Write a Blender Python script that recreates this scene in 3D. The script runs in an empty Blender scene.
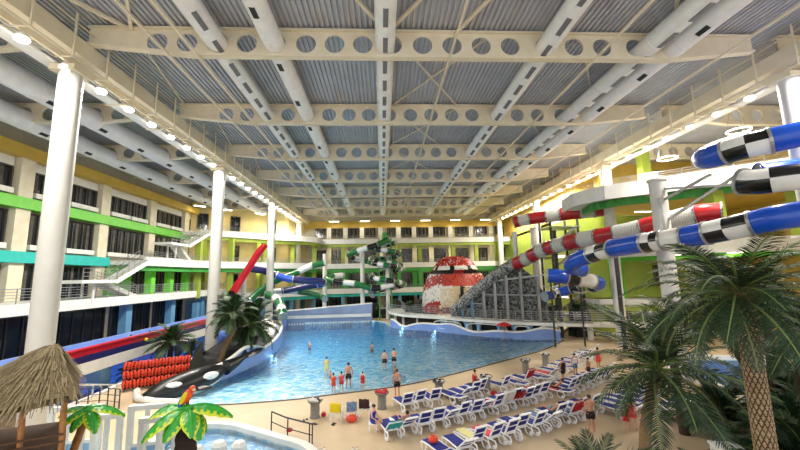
import bpy, bmesh, math, random
from mathutils import Vector, Matrix, Quaternion
R=math.radians; PI=math.pi
S=bpy.context.scene; COL=S.collection
random.seed(7)
E_LAMP=700; E_PAN=62; WDENS=.26; WORLD=1.8; EXPO=-0.1
V=Vector
ORD='first second third fourth fifth sixth seventh eighth ninth tenth eleventh twelfth thirteenth fourteenth fifteenth sixteenth seventeenth eighteenth nineteenth twentieth twenty-first twenty-second twenty-third twenty-fourth twenty-fifth twenty-sixth twenty-seventh twenty-eighth twenty-ninth thirtieth'.split()
# ------------------------------------------------------------ materials
def hx(h):
    h=h.lstrip('#'); c=[int(h[i:i+2],16)/255 for i in (0,2,4)]
    return tuple([(v/12.92 if v<=.04045 else ((v+.055)/1.055)**2.4) for v in c]+[1])
MATS={}
def mat(name,col,rough=.6,metal=0,col2=None,scale=4,detail=4,bump=0,bscale=20,emit=None,estr=0,spec=.5,kind='noise',dim=(1,1,1)):
    if name in MATS: return MATS[name]
    m=bpy.data.materials.new(name); m.use_nodes=True; nt=m.node_tree; b=nt.nodes['Principled BSDF']
    b.inputs['Roughness'].default_value=rough; b.inputs['Metallic'].default_value=metal
    b.inputs['Specular IOR Level'].default_value=spec
    c=hx(col) if isinstance(col,str) else col
    b.inputs['Base Color'].default_value=c
    tc=nt.nodes.new('ShaderNodeTexCoord'); mp=nt.nodes.new('ShaderNodeMapping'); mp.inputs['Scale'].default_value=dim
    nt.links.new(tc.outputs['Object'],mp.inputs[0])
    c2=hx(col2) if col2 else tuple([v*.82 for v in c[:3]]+[1])
    if kind=='noise':
        n=nt.nodes.new('ShaderNodeTexNoise'); n.inputs['Scale'].default_value=scale; n.inputs['Detail'].default_value=detail; out=n.outputs['Fac']
    elif kind=='voronoi':
        n=nt.nodes.new('ShaderNodeTexVoronoi'); n.inputs['Scale'].default_value=scale; out=n.outputs['Color']
    elif kind=='wave':
        n=nt.nodes.new('ShaderNodeTexWave'); n.inputs['Scale'].default_value=scale; n.inputs['Distortion'].default_value=detail; out=n.outputs['Fac']
    nt.links.new(mp.outputs[0],n.inputs['Vector'])
    r=nt.nodes.new('ShaderNodeValToRGB'); r.color_ramp.elements[0].position=.3; r.color_ramp.elements[1].position=.7
    r.color_ramp.elements[0].color=c2; r.color_ramp.elements[1].color=c
    nt.links.new(out,r.inputs[0]); nt.links.new(r.outputs[0],b.inputs['Base Color'])
    if bump:
        n2=nt.nodes.new('ShaderNodeTexNoise'); n2.inputs['Scale'].default_value=bscale; nt.links.new(tc.outputs['Object'],n2.inputs['Vector'])
        bp=nt.nodes.new('ShaderNodeBump'); bp.inputs['Strength'].default_value=bump; bp.inputs['Distance'].default_value=.05
        nt.links.new(n2.outputs['Fac'],bp.inputs['Height']); nt.links.new(bp.outputs[0],b.inputs['Normal'])
    if emit:
        b.inputs['Emission Color'].default_value=hx(emit); b.inputs['Emission Strength'].default_value=estr
    MATS[name]=m; return m
M=dict(
 cream=mat('cream steel paint','#e6dcc4',.5,col2='#dccfb2',scale=1.2),
 deckroof=mat('galvanised roof sheet','#bcbdc3',.5,.1,col2='#acadb4',scale=.7),
 duct=mat('white duct','#f3f3f1',.45,col2='#e8e8e6',scale=2),
 vent=mat('duct nozzle','#77787a',.6),
 dark=mat('dark slot','#222326',.6),
 column=mat('column plaster','#cfcec8',.5,col2='#c5c4bd',scale=1),
 white=mat('white paint','#dededa',.5,col2='#d2d2cc',scale=1.5),
 beige=mat('beige facade','#ddd5c0',.7,col2='#cfc6ab',scale=1.5),
 green=mat('green band','#6cc63c',.45,col2='#5fb832',scale=2),
 lime=mat('lime wall','#98a93c',.55,col2='#8b9d36',scale=1),
 dgreen=mat('green beam','#3d9a3c',.5,col2='#348a36',scale=2),
 teal=mat('teal band','#25b9b0',.45,col2='#1fa8a2',scale=2),
 yellow=mat('yellow wall','#d3b452',.6,col2='#c7a647',scale=1),
 cyan=mat('pool side pillar blue','#5f8dab',.5,col2='#527f9c',scale=1.5),
 glass=mat('dark window glass','#15171a',.12,col2='#1f2326',scale=1.5),
 mull=mat('mullion','#4b4a48',.4,.3),
 curtain=mat('window curtain','#5a564f',.8,col2='#3a3733',scale=2),
 rail=mat('grey steel rail','#a7a9aa',.35,.6),
 yel2=mat('cream yellow wall','#d6c48a',.6,col2='#cab87c',scale=1),
 fwall=mat('far wave wall paint','#8a9cbd',.45,col2='#7c90b3',scale=.5),
 deck=mat('sand coloured pool deck','#cdb797',.55,col2='#b9a486',scale=.35,detail=8,bump=.15,bscale=6),
 grate=mat('drain grating','#2a2622',.7),
 blue=mat('pool wall blue','#7d97d0',.4,col2='#6d8ac8',scale=.8),
 skyblue=mat('light blue wall','#86b3d8',.4,col2='#74a5cf',scale=.8),
 navy=mat('navy glossy','#23275f',.25,col2='#1c2052',scale=.8),
 redp=mat('red plastic','#b3152b',.3,col2='#9c1226',scale=1),
 tred=mat('tube red','#a81f22',.25,col2='#921a1e',scale=1.5),
 twhite=mat('tube white','#e4e4e0',.25,col2='#d2d2ce',scale=1.5),
 tmesh=mat('tube ribbed white','#dcdcd6',.4,col2='#77776f',kind='wave',scale=5,detail=3),
 tblack=mat('tube black','#17181a',.22,col2='#101113'),
 tblue=mat('tube blue','#1b50c0',.2,col2='#1746ac',scale=1),
 tgreen=mat('tube green','#1a6a33',.25,col2='#155a2a',scale=1),
 lpad=mat('lounger blue sling','#1d2a8c',.7,col2='#18226f',scale=8),
 lwhite=mat('lounger white plastic','#f0f1f4',.35,col2='#e4e5ea'),
 stone=mat('stone planter','#8d8b84',.85,col2='#6d6b66',scale=12,bump=.4,bscale=30),
 stonew=mat('pale pebble','#d8d6cf',.8), stoned=mat('dark pebble','#3a3a3c',.8),
 flower=mat('red petals','#c4202c',.6,col2='#a01522',scale=20),
 leaf=mat('palm leaf','#2c4429',.5,col2='#1d311c',scale=6,spec=.4),
 leafr=mat('palm midrib','#6b8040',.5),
 bush=mat('dark leaf','#1d3520',.6,col2='#14271a',scale=6),
 bark=mat('palm bark tan','#a08a68',.8,col2='#80694a',scale=6),
 barkd=mat('palm bark dark','#3c2c20',.9),
 trunk=mat('thin palm bark','#8a7350',.85,col2='#6b5639',scale=10,bump=.5,bscale=15),
 trunkd=mat('dark palm bark','#45352a',.9,col2='#33271f',scale=10,bump=.5,bscale=15),
 thatch=mat('thatch straw','#8d7c5a',.95,col2='#6a5b3f',scale=25,detail=6),
 thatch2=mat('thatch pale straw','#aa9873',.95,col2='#8c7a58',scale=25),
 bamboo=mat('bamboo','#a8713a',.5,col2='#86552a',scale=6),
 brown=mat('hut wall brown','#5a3b25',.8,col2='#472d1b',scale=3),
 fleaf=mat('plastic leaf green','#3fae3c',.4,col2='#2f9a33',scale=5),
 fleafy=mat('plastic leaf yellow','#d6dd35',.4,col2='#b6cf34',scale=5),
 coco=mat('fake trunk','#2c1a14',.85,col2='#1d110d',scale=18,bump=.8,bscale=25),
 parr=mat('parrot red','#d8301c',.5,col2='#e8641c',scale=6),
 orange=mat('orange fabric','#e04a2c',.55,col2='#c93c22',scale=10),
 oblack=mat('whale black','#111214',.35), owhite=mat('whale white','#ecece8',.35),
 rock=mat('dark rockwork','#2e2f31',.8,col2='#19191b',scale=2,bump=.6,bscale=4),
 mosg=mat('mosaic grey','#9b9c9a',.5,col2='#2a2b2d',kind='voronoi',scale=7),
 mosd=mat('mosaic panel','#757674',.6,col2='#1b1c1e',kind='voronoi',scale=4.5),
 mw=mat('mosaic white','#e8e4dc',.4), mr=mat('mosaic red','#b62a20',.4,col2='#97201a',scale=3), mc=mat('mosaic cream','#ddc9a0',.4),
 mk=mat('mosaic black','#1a1716',.4), mo=mat('mosaic orange','#d0523a',.4),
 skin=mat('skin','#c68f70',.55,col2='#bb8263',scale=6), skin2=mat('pale skin','#d9a98c',.55,col2='#cf9c7e',scale=6),
 hair=mat('dark hair','#1f1612',.7), hairb=mat('brown hair','#4a3222',.7),
 cblack=mat('black cloth','#16171b',.8), cred=mat('red cloth','#c92a2e',.8,col2='#b02226',scale=8), cblue=mat('blue cloth','#26309a',.8),
 cyel=mat('yellow towel','#e8d21c',.9,col2='#d3bd14',scale=12), cteal=mat('teal towel','#14a0a8',.9), cpink=mat('pink towel','#e2575c',.9),
 cwht=mat('white towel','#e9e4dd',.9,col2='#cfc9c0',scale=10), cbrn=mat('dark brown towel','#3a2226',.9), cpale=mat('pale yellow towel','#e3dc9a',.9), cblk=mat('patterned blue cloth','#8aa5c4',.9,col2='#3a4a6a',scale=14),
 lamp=mat('lamp lens','#ffffff',.3,emit='#fff3df',estr=14), lampw=mat('warm lamp','#ffffff',.3,emit='#fff0c8',estr=9),
 poolglow=mat('pool lamp','#ffffff',.3,emit='#7fd8ff',estr=10),
 castle=mat('play structure white','#dfe3e2',.45,col2='#cfd5d4',scale=2),
 eye=mat('eye dark','#0c0b0b',.3), bill=mat('ivory','#e8dfc8',.4),
)
# ------------------------------------------------------------ mesh builder
def cr(pts,n=8):
    P=[V(p) for p in pts]; P=[2*P[0]-P[1]]+P+[2*P[-1]-P[-2]]; out=[]
    for i in range(1,len(P)-2):
        for k in range(n):
            t=k/n; a,b,c,d=P[i-1:i+3]
            out.append(.5*((2*b)+(c-a)*t+(2*a-5*b+4*c-d)*t*t+(3*b-a-3*c+d)*t**3))
    out.append(P[-2]); return out
class MB:
    def __init__(s): s.v=[];s.f=[];s.m=[]
    def add(s,vs,fs,mi=0):
        o=len(s.v); s.v+= [tuple(v) for v in vs]; s.f+=[tuple(o+i for i in f) for f in fs]
        s.m+= [mi]*len(fs) if isinstance(mi,int) else list(mi); return s
    def box(s,c,d,rz=0,mi=0,rot=None):
        q=rot if rot else Matrix.Rotation(rz,3,'Z'); h=V(d)/2
        vs=[V(c)+q@V((x*h.x,y*h.y,z*h.z)) for x in(-1,1) for y in(-1,1) for z in(-1,1)]
        return s.add(vs,[(0,1,3,2),(4,6,7,5),(0,4,5,1),(2,3,7,6),(0,2,6,4),(1,5,7,3)],mi)
    def bar(s,a,b,w,h=None,mi=0):
        a=V(a);b=V(b);d=b-a; L=d.length
        q=d.to_track_quat('Y','Z').to_matrix(); return s.box((a+b)/2,(w,L,h or w),rot=q,mi=mi)
    def prism(s,poly,z0,z1,mi=0):
        n=len(poly); vs=[(x,y,z0) for x,y in poly]+[(x,y,z1) for x,y in poly]
        A=sum(poly[i][0]*poly[(i+1)%n][1]-poly[(i+1)%n][0]*poly[i][1] for i in range(n))
        f=[tuple(range(n))[::-1],tuple(range(n,2*n))]+[(i,(i+1)%n,n+(i+1)%n,n+i) for i in range(n)]
        if A<0: f=[g[::-1] for g in f]
        return s.add(vs,f,mi)
    def tube(s,pts,r,n=10,mi=0,caps=True,mf=None,sq=1,up=None):
        P=[V(p) for p in pts]; k=len(P); rr=r if isinstance(r,(list,tuple)) else [r]*k
        t=(P[1]-P[0]).normalized(); ref=V(up) if up else (V((0,0,1)) if abs(t.z)<.9 else V((0,1,0)))
        a=(ref-t*ref.dot(t)).normalized(); vs=[]
        for i in range(k):
            t2=(P[min(i+1,k-1)]-P[max(i-1,0)]).normalized(); a=(a-t2*a.dot(t2)).normalized(); b=t2.cross(a)
            for j in range(n):
                w=2*PI*j/n; vs.append(P[i]+(a*math.cos(w)*sq+b*math.sin(w))*rr[i])
        fs=[];ms=[]
        for i in range(k-1):
            for j in range(n):
                fs.append((i*n+j,i*n+(j+1)%n,(i+1)*n+(j+1)%n,(i+1)*n+j)); ms.append(mf(i,j) if mf else mi)
        if caps: fs+=[tuple(range(n))[::-1],tuple((k-1)*n+j for j in range(n))]; ms+=[mf(0,0) if mf else mi,mf(k-2,0) if mf else mi]
        return s.add(vs,fs,ms)
    def lathe(s,prof,n=20,c=(0,0,0),mi=0,sx=1,sy=1):
        vs=[(c[0]+r*math.cos(2*PI*j/n)*sx,c[1]+r*math.sin(2*PI*j/n)*sy,c[2]+z) for r,z in prof for j in range(n)]; k=len(prof)
        fs=[(i*n+j,i*n+(j+1)%n,(i+1)*n+(j+1)%n,(i+1)*n+j) for i in range(k-1) for j in range(n)]
        fs+=[tuple(range(n))[::-1],tuple((k-1)*n+j for j in range(n))]
        return s.add(vs,fs,mi)
    def ball(s,c,r,n=10,mi=0,rot=None):
        r=(r,r,r) if isinstance(r,(int,float)) else r; vs=[];k=max(5,n//2+1)
        q=rot or Matrix.Identity(3)
        for i in range(1,k):
            th=PI*i/k
            for j in range(n): vs.append(V(c)+q@V((r[0]*math.sin(th)*math.cos(2*PI*j/n),r[1]*math.sin(th)*math.sin(2*PI*j/n),r[2]*math.cos(th))))
        vs+= [V(c)+q@V((0,0,r[2])),V(c)+q@V((0,0,-r[2]))]; m=(k-1)*n
        fs=[(i*n+j,(i+1)*n+j,(i+1)*n+(j+1)%n,i*n+(j+1)%n) for i in range(k-2) for j in range(n)]
        fs+=[(m,j,(j+1)%n) for j in range(n)]+[(m+1,(k-2)*n+(j+1)%n,(k-2)*n+j) for j in range(n)]
        return s.add(vs,fs,mi)
    def sheet(s,fn,nu,nv,mi=0,mf=None,thick=0):
        vs=[fn(u/nu,v/nv) for u in range(nu+1) for v in range(nv+1)]
        fs=[(u*(nv+1)+v,(u+1)*(nv+1)+v,(u+1)*(nv+1)+v+1,u*(nv+1)+v+1) for u in range(nu) for v in range(nv)]
        ms=[mf(u/nu,v/nv) if mf else mi for u in range(nu) for v in range(nv)]
        return s.add(vs,fs,ms)
    def build(s,name,mats,parent=None,smooth=False,loc=None):
        me=bpy.data.meshes.new(name); me.from_pydata(s.v,[],s.f)
        mats=mats if isinstance(mats,(list,tuple)) else [mats]
        for m in mats: me.materials.append(M[m] if isinstance(m,str) else m)
        for p,mi in zip(me.polygons,s.m): p.material_index=mi; p.use_smooth=smooth
        if smooth:
            try: me.set_sharp_from_angle(angle=R(40))
            except Exception: pass
        me.update(); o=bpy.data.objects.new(name,me); COL.objects.link(o)
        if parent: o.parent=parent
        if loc: o.location=loc
        return o
def tag(o,label=None,cat=None,group=None,kind=None):
    if label: o['label']=label
    if cat: o['category']=cat
    if group: o['group']=group
    if kind: o['kind']=kind
    return o
def empty(name,loc,rz=0,**k):
    o=bpy.data.objects.new(name,None); COL.objects.link(o); o.location=loc; o.rotation_euler=(0,0,rz); o.empty_display_size=.2
    return tag(o,**k)
def kids(o): return [c for c in bpy.data.objects if c.parent==o]
TREE={}
def ctree(o,parent=None):
    c=o.copy(); COL.objects.link(c); c.parent=parent
    if o not in TREE: TREE[o]=kids(o)
    for ch in TREE[o]: ctree(ch,c)
    return c
def struct(o,label=None): o['kind']='structure'; (label and tag(o,label)); return o
def lamp_light(loc,energy,color=(1,.93,.82),size=.3,kind='POINT',rot=None,sy=None):
    l=bpy.data.lights.new('light',kind); l.energy=energy; l.color=color
    if kind=='POINT': l.shadow_soft_size=size
    else: l.shape='RECTANGLE'; l.size=size; l.size_y=sy or size
    o=bpy.data.objects.new('light',l); COL.objects.link(o); o.location=loc
    if rot: o.rotation_euler=rot
    return o
# ------------------------------------------------------------ roof
ZR=21.52
m=MB(); vs=[];x=-32;k=0
xs=[]
while x<41.5:
    xs+=[(x,ZR),(x+.13,ZR),(x+.16,ZR+.13),(x+.27,ZR+.13)]; x+=.3
Ys=[-7,20,50,79.6]
for (a,z) in xs:
    for yy in Ys: m.v.append((a,yy,z))
for i in range(len(xs)-1):
    for j in range(3): m.f.append((i*4+j,i*4+j+1,(i+1)*4+j+1,(i+1)*4+j)); m.m.append(0)
struct(m.build('ceiling','deckroof'),'corrugated grey steel roof sheeting')
TY=[19,28,37,46,55,64,73]
HX=[-12.2+1.72*i for i in range(18)]
DX=[-8.93,-5.81,.35,9.66,15.67,17.31]
def truss(root,xa,xb,holes,zt=21.3,zb=19.85,ze=20.45):
    # web outline with real round openings, thickness 0.12, flanges top and bottom
    m=MB(); n=16; r=.56; zc=20.58
    def web(x0,x1,hole):
        xs=[x0,x1]
        b=lambda x: bot(x)
        for sd in (-.06,.06):
            if hole is None:
                m.add([(x0,sd,b(x0)),(x1,sd,b(x1)),(x1,sd,zt),(x0,sd,zt)],[(0,1,2,3)] if sd<0 else [(3,2,1,0)])
            else:
                ring=[];out=[]
                for j in range(n):
                    w=2*PI*(j+.5)/n; c,s_=math.cos(w),math.sin(w); ring.append((hole+r*c,sd,zc+r*s_))
                    hw=(x1-x0)/2; sc=min(hw/abs(c) if abs(c)>1e-6 else 9, ((zt-zc)/s_ if s_>0 else (zc-b(hole))/-s_) if abs(s_)>1e-6 else 9)
                    out.append((hole+c*sc,sd,zc+s_*sc))
                # square corners: snap closest points
                for cx,cz in ((x0,zt),(x1,zt),(x0,b(x0)),(x1,b(x1))):
                    q=min(range(n),key=lambda t:(out[t][0]-cx)**2+(out[t][2]-cz)**2); out[q]=(cx,sd,cz)
                fs=[(j,n+j,n+(j+1)%n,(j+1)%n) for j in range(n)]
                m.add(ring+out,fs if sd<0 else [f[::-1] for f in fs])
        if hole is not None:
            a=[(hole+r*math.cos(2*PI*(j+.5)/n),sd,zc+r*math.sin(2*PI*(j+.5)/n)) for sd in(-.06,.06) for j in range(n)]
            m.add(a,[(j,(j+1)%n,n+(j+1)%n,n+j) for j in range(n)])
    L=5.5
    def bot(x):
        t=min(1,(x-xa)/L,(xb-x)/L); return ze+(zb-ze)*max(0,t)
    hs=sorted(holes); cur=xa
    for h in hs:
        x0=h-.74;x1=h+.74
        if x0>cur+.001: web(cur,x0,None)
        web(max(cur,x0),x1,h); cur=x1
    web(cur,xb,None)
    m.build('web','cream',root)
    t=MB(); t.box(((xa+xb)/2,0,zt+.06),(xb-xa,.45,.12)); t.build('top_flange','cream',root)
    b=MB()
    N=[xa,xa+L,xb-L,xb]
    for i in range(3): b.bar((N[i],0,bot(N[i])-.04),(N[i+1],0,bot(N[i+1])-.04),.42,.12)
    b.build('bottom_flange','cream',root)
first=None
dw='nearest second third fourth fifth sixth farthest'.split()
for i,y in enumerate(TY):
    nm=dw[i]
    if i==0:
        root=empty('roof_truss',(0,y,0)); ho=[]
        for h in HX:
            q=[d for d in DX if abs(d-h)<1.2]
            ho.append(h)
        # openings line up with the ducts
        ho=[-12.2,-10.6,-8.93,-7.37,-5.81,-4.1,-2.5,-.9,.75,2.5,4.2,5.9,7.6,9.66,11.4,13.1,15.1,17.31]
        for k in range(len(ho)-1):
            if ho[k+1]-ho[k]<1.57: ho[k+1]=ho[k]+1.57
        truss(root,-15.8,22.4,ho); T0=root
    else: root=ctree(T0); root.location=(0,y,0)
    tag(root,'%s cream steel roof girder with round openings spanning the main hall, counted from the camera'%nm,'roof girder','roof girders of the main hall')
for side,(xa,xb,ho) in {'left':(-31,-17,[-27.5,-25.7,-24,-22.3,-20.5]),'right':(24,41,[27,28.8,30.6,32.4,34.2])}.items():
    T1=None
    for i,y in enumerate(TY):
        if side=='right' and i==0: pass
        if T1 is None: T1=root=empty('aisle_girder',(0,y,0)); truss(root,xa,xb,ho)
        else: root=ctree(T1); root.location=(0,y,0)
        tag(root,'%s short cream roof girder over the %s aisle, counted from the camera'%(dw[i],side),'roof girder','roof girders of the %s aisle'%side)
# purlins/braces
def bars(name,segs,w,label,cat,mt='cream',group=None):
    m=MB()
    for a,b in segs: m.bar(a,b,w)
    return tag(m.build(name,mt),label,cat,group)
for k,(a,b,l) in enumerate([((.5,18.9,21.3),(-6.5,8,21.3),'leaning left'),((.5,18.9,21.3),(7.5,8,21.3),'leaning right'),((-13.7,18.9,21.3),(-20,9,21.3),'above the left catwalk'),((-13.6,18.9,21.3),(-7.5,8,21.3),'right of the left catwalk'),((17.5,18.9,21.3),(10,9,21.3),'left of the twin ducts'),((4.4,18.9,21.3),(9.4,8,21.3),'beside the central duct')]):
    bars('roof_brace',[(a,b)],.16,'cream steel brace %s in front of the nearest roof girder'%l,'roof brace','cream','roof braces')
for k,x in enumerate((-11.2,-9.7,3.9,12.2,19.3)):
    bars('roof_pipe',[((x,-4,19.45),(x,75,19.45))],.11,'long thin cream pipe under the girders, %s from the left'%ORD[k],'pipe','cream','long roof pipes')
for i,y in enumerate(TY[:-1]):
    for nm,a,b in (('over the hall centre',.8,6.5),('right of the hall centre',6.5,.8),('above the left catwalk',-13.6,-15.4),('near the twin ducts',12,18)):
        bars('cross_brace',[((a,y,21.25),(b,y+9,21.25))],.09,'thin cream roof rod %s, %s bay from the camera'%(nm,ORD[i]),'roof brace','cream','thin roof rods')
# ducts
dl=['round white duct at far left of the hall roof','round white duct second from left in the hall roof','central white duct with grey slots','white duct right of the central duct','left one of the twin white ducts at right','right one of the twin white ducts at right','big white duct over the left aisle, nearer the hall','big white duct over the left aisle, nearer the facade']
for k,x in enumerate(DX+[-22.3,-27.5]):
    zc=20.5 if k<6 else 20.1
    if k in(4,5): zc=20.45
    root=empty('air_duct',(x,34,zc)); tag(root,dl[k],'duct','long round air ducts')
    r=.55 if k<6 else .75
    MB().tube([(0,-38,0),(0,39,0)],r,24).build('duct_body','duct',root,True)
    c=MB().tube([(0,-36,0),(0,-35.92,0)],r+.025,24).build('joint_ring','duct',root,True)
    for j in range(1,16): c2=c.copy(); COL.objects.link(c2); c2.location.y=5*j
    y=-28+ (k%3)*.8
    sd=[R(-62),R(-95),R(-90),R(-110),R(-90),R(-120),R(-60),R(-60)][k]
    step=2.1 if k in(0,2,3,4) else 4.5
    while y<30:
        v=MB(); q=Matrix.Rotation(-sd-PI/2,3,'Y') if 0 else Matrix.Rotation(-(sd+PI/2),3,'Y')
        c0=V((math.cos(sd)*(r+.005),y,math.sin(sd)*(r+.005)))
        v.box(c0,(.26,1.25 if step<3 else .7,.05),rot=q); v.build('slot_vent','vent' if step<3 else 'dark',root); y+=step
# catwalks with floodlights
LI=0
for side,xc,sg in (('left',-16.35,1),('right',24.4,-1)):
    root=empty('lighting_catwalk',(xc,35,18.9)); tag(root,'long cream beam and walkway carrying floodlights along the %s side'%side,'catwalk')
    MB().box((.35*sg,3,.95),(.6,82,.95)).build('girder','cream',root); MB().box((-.05*sg,3,.3),(.16,82,.3)).build('lower_chord','cream',root)
    m=MB()
    for dz in(.1,.35,.6,.95,1.25): m.box((-.5*sg-.06*sg,3,dz),(.08,82,.07))
    m.box((-.9*sg,3,.05),(.7,82,.06)); m.build('cable_tray','duct',root)
    m=MB(); 
    for yy in range(20):
        m.box((-.7*sg,-36+4*yy,0),(1.3,.08,.08))
    m.build('bracket','cream',root)
    y=-24
    while y<42:
        h=MB(); h.bar((.85*sg,y,0),(.85*sg,y,2.4),.08); h.bar((.85*sg,y,0),(0,y,0),.06); h.build('hanger','cream',root); y+=2.25
    h=MB(); h.bar((.85*sg,-30,1.9),(.85*sg,44,1.9),.05); h.bar((.85*sg,-30,0),(.85*sg,44,0),.05); h.build('handrail','cream',root)
    n=27
    L0=None
    for i in range(n):
        y=11.4+2.38*i if side=='left' else 12.0+2.35*i
        if L0 is None:
            L0=t=empty('floodlight',(xc-.1*sg,y,18.75))
            MB().lathe([(.1,.32),(.22,.2),(.26,.02),(.26,0)],16).build('housing','duct',t,True)
            MB().ball((0,0,-.03),(.29,.29,.16),14).build('lens','lamp',t,True)
            MB().bar((0,0,.25),(0,0,.5),.06).build('bracket','duct',t)
        else: t=ctree(L0); t.location=(xc-.1*sg,y,18.75)
        tag(t,'%s round glowing floodlight along the %s catwalk, counted from the camera'%(ORD[i],side),'floodlight','floodlights of the %s catwalk'%side)
        if i%2==0: lamp_light((xc-.1*sg,y,18.55),E_LAMP*2,(1,.94,.84),.5,'AREA',(0,0,0),.5)
# main columns
for side,x,ys in (('left',-16.55,(1,19,37,55,73)),('right',24.4,(19,37,55,73))):
    for i,y in enumerate(ys):
        if side=='left' and i==0: continue
        root=empty('round_column',(x,y,0)); nm={19:'nearest',37:'second',55:'third',73:'farthest'}[y]
        if side=='right' and y==19: nm='nearest'
        tag(root,'%s thick round white column under the %s catwalk, counted from the camera'%(nm,side),'column','round columns')
        MB().lathe([(.53,0),(.53,18.6)],32).build('shaft','column',root,True)
        MB().box((0,0,18.75),(1.3,1.3,.3)).build('cap_plate','cream',root)
# ------------------------------------------------------------ setting: floors and walls
def posts(pp,h,mt,root,o,w=.05):
    p0=MB().box((0,0,h/2),(w,w,h)).build('post',mt,root); p0.location=pp[0]-o
    for p in pp[1:]: c=p0.copy(); COL.objects.link(c); c.location=p-o
def railing(pts,h=1.05,step=1.5,rails=4,r=.025,label=None,cat='railing',mt='rail',group=None,parent=None,bal=False):
    P=[V(p) for p in pts]; m=MB(); L=0
    for k in range(1,rails+1): m.tube([p+V((0,0,h*k/rails)) for p in P],r if k<rails else r*1.5,5)
    rl=m; root=parent or empty('railing',P[0],label=label,cat=cat,group=group)
    o=rl.build('rails',mt,root); 
    o.location=-P[0]; pp=[]; Lt=sum((b-a).length for a,b in zip(P[:-1],P[1:])); step=max(step,Lt/95); acc=0
    for a,b in zip(P[:-1],P[1:]):
        l=(b-a).length
        while acc<l: pp.append(a.lerp(b,acc/l)); acc+=step
        acc-=l
    pp.append(P[-1]); posts(pp,h,mt,root,P[0])
    return root
WN=[0]
def window(c,w,h,rz,nm=4,curt=True,sill=False,label=None,d=.25,warm=False):
    "window in a vertical plane; local -Y looks out"
    WN[0]+=1; root=empty('window_%d'%WN[0],c,rz); root['kind']='structure'
    m=MB()
    for dx in(-w/2,w/2): m.box((dx,0,0),(.12,d,h))
    for dz in(-h/2,h/2): m.box((0,0,dz),(w,d,.12))
    m.build('frame','mull',root)
    MB().box((0,.05,0),(w-.1,.03,h-.1)).build('glass','glass',root)
    m=MB()
    for i in range(1,nm): m.box((-w/2+w*i/nm,-.02,0),(.07,.1,h-.1))
    m.build('mullion','mull',root)
    if curt:
        m=MB()
        for i in range(nm): m.box((-w/2+w*(i+.3+.3*random.random())/nm,.02,0),(.16*w/nm+.12,.03,h-.2))
        m.build('curtain','curtain',root)
    if sill:
        m=MB(); k=2
        for i in range(k): m.box((-w/2+w*(i+.5)/k,-.42,-h/2+.16),(w/k-.3,.3,.45))
        m.build('sill_board','white',root)
    return root
# deck with pool hole: shoreline
shore=[(-14.9,24.9),(-13,24.3),(-11.3,24.15),(-9.3,24.1),(-7.4,24.3),(-5.4,24.6),(-3.5,25.2),(-1.2,25.8),(1.15,26.6),(3.2,27.7),(5.13,29),(7.6,30.7),(10.2,32.6),(13,34.6),(15.6,36.6),(18.2,39.2),(20.3,41.6)]
shore=[(p.x,p.y) for p in cr([(x,y,0) for x,y in shore],4)]
wallR=[(20.3,41.8),(17,42.4),(14,44.2),(11.3,46.6),(9,49),(7,51),(4,53),(2.2,55),(1.2,58),(.5,62),(-1.5,65)]
wallF=[(-1.5,65),(-9,65.2),(-16.3,64.5)]
wallL=[(-16.3,64.5),(-15.6,60),(-14.5,54),(-12.4,47),(-11.4,42),(-11.05,38),(-11.1,35.7),(-11.5,33),(-12,31),(-12.7,28.6),(-13.8,26.4),(-14.9,24.9)]
WR=[(p.x,p.y) for p in cr([(x,y,0) for x,y in wallR],4)]; WL=[(p.x,p.y) for p in cr([(x,y,0) for x,y in wallL],4)]
pool=shore+WR[1:-1]+wallF[:-1]+WL[:-1]
def polymesh(name,outer,holes,z,mt,thick=0):
    bm=bmesh.new(); es=[]
    for loop in [outer]+holes:
        v=[bm.verts.new((x,y,z)) for x,y in loop]
        es+=[bm.edges.new((v[i],v[(i+1)%len(v)])) for i in range(len(v))]
    bmesh.ops.triangle_fill(bm,edges=es,use_beauty=True)
    for f in bm.faces:
        if f.normal.z<0: f.normal_flip()
    me=bpy.data.meshes.new(name); bm.to_mesh(me); bm.free(); me.materials.append(M[mt]); o=bpy.data.objects.new(name,me); COL.objects.link(o); return o
kid=[(p.x,p.y) for p in cr([(-10.5,20.3,0),(-9.4,20.35,0),(-7.9,20.1,0),(-6.7,19.4,0),(-5,18.3,0),(-3.5,17.2,0),(-2.9,15.5,0),(-3.5,13.6,0),(-6,13.2,0),(-8.6,14.6,0),(-10.6,17,0)],4)]
lazy=[(-29.5,24),(-19.4,24),(-19.4,27.5),(-20.2,33),(-18.4,37.6),(-18.4,60),(-29.5,60)]
spa=[(21.2,20.5),(26,20.5),(30,24),(30,30),(25,31),(21.5,27)]
fl=polymesh('floor',[(-36,-7),(44,-7),(44,84),(-36,84)],[pool,kid,lazy,spa],0,'deck'); struct(fl,'sand coloured stone pool deck')
# basins
def basin(name,poly,depthf,mt):
    bm=bmesh.new(); v=[bm.verts.new((x,y,0)) for x,y in poly]; es=[bm.edges.new((v[i],v[(i+1)%len(v)])) for i in range(len(v))]
    bmesh.ops.triangle_fill(bm,edges=es,use_beauty=True)
    for _ in range(4):
        bmesh.ops.subdivide_edges(bm,edges=[e for e in bm.edges if e.calc_length()>2.2],cuts=1,use_grid_fill=False)
        bmesh.ops.triangulate(bm,faces=bm.faces[:])
    for q in bm.verts: q.co.z=depthf(q.co.x,q.co.y)
    for f in bm.faces:
        if f.normal.z<0: f.normal_flip()
    # skirt
    bd=[e for e in bm.edges if e.is_boundary]; r=bmesh.ops.extrude_edge_only(bm,edges=bd)
    for g in r['geom']:
        if isinstance(g,bmesh.types.BMVert): g.co.z=-.005
    me=bpy.data.meshes.new(name); bm.to_mesh(me); bm.free(); me.materials.append(M[mt]); o=bpy.data.objects.new(name,me); COL.objects.link(o); return o
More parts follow.
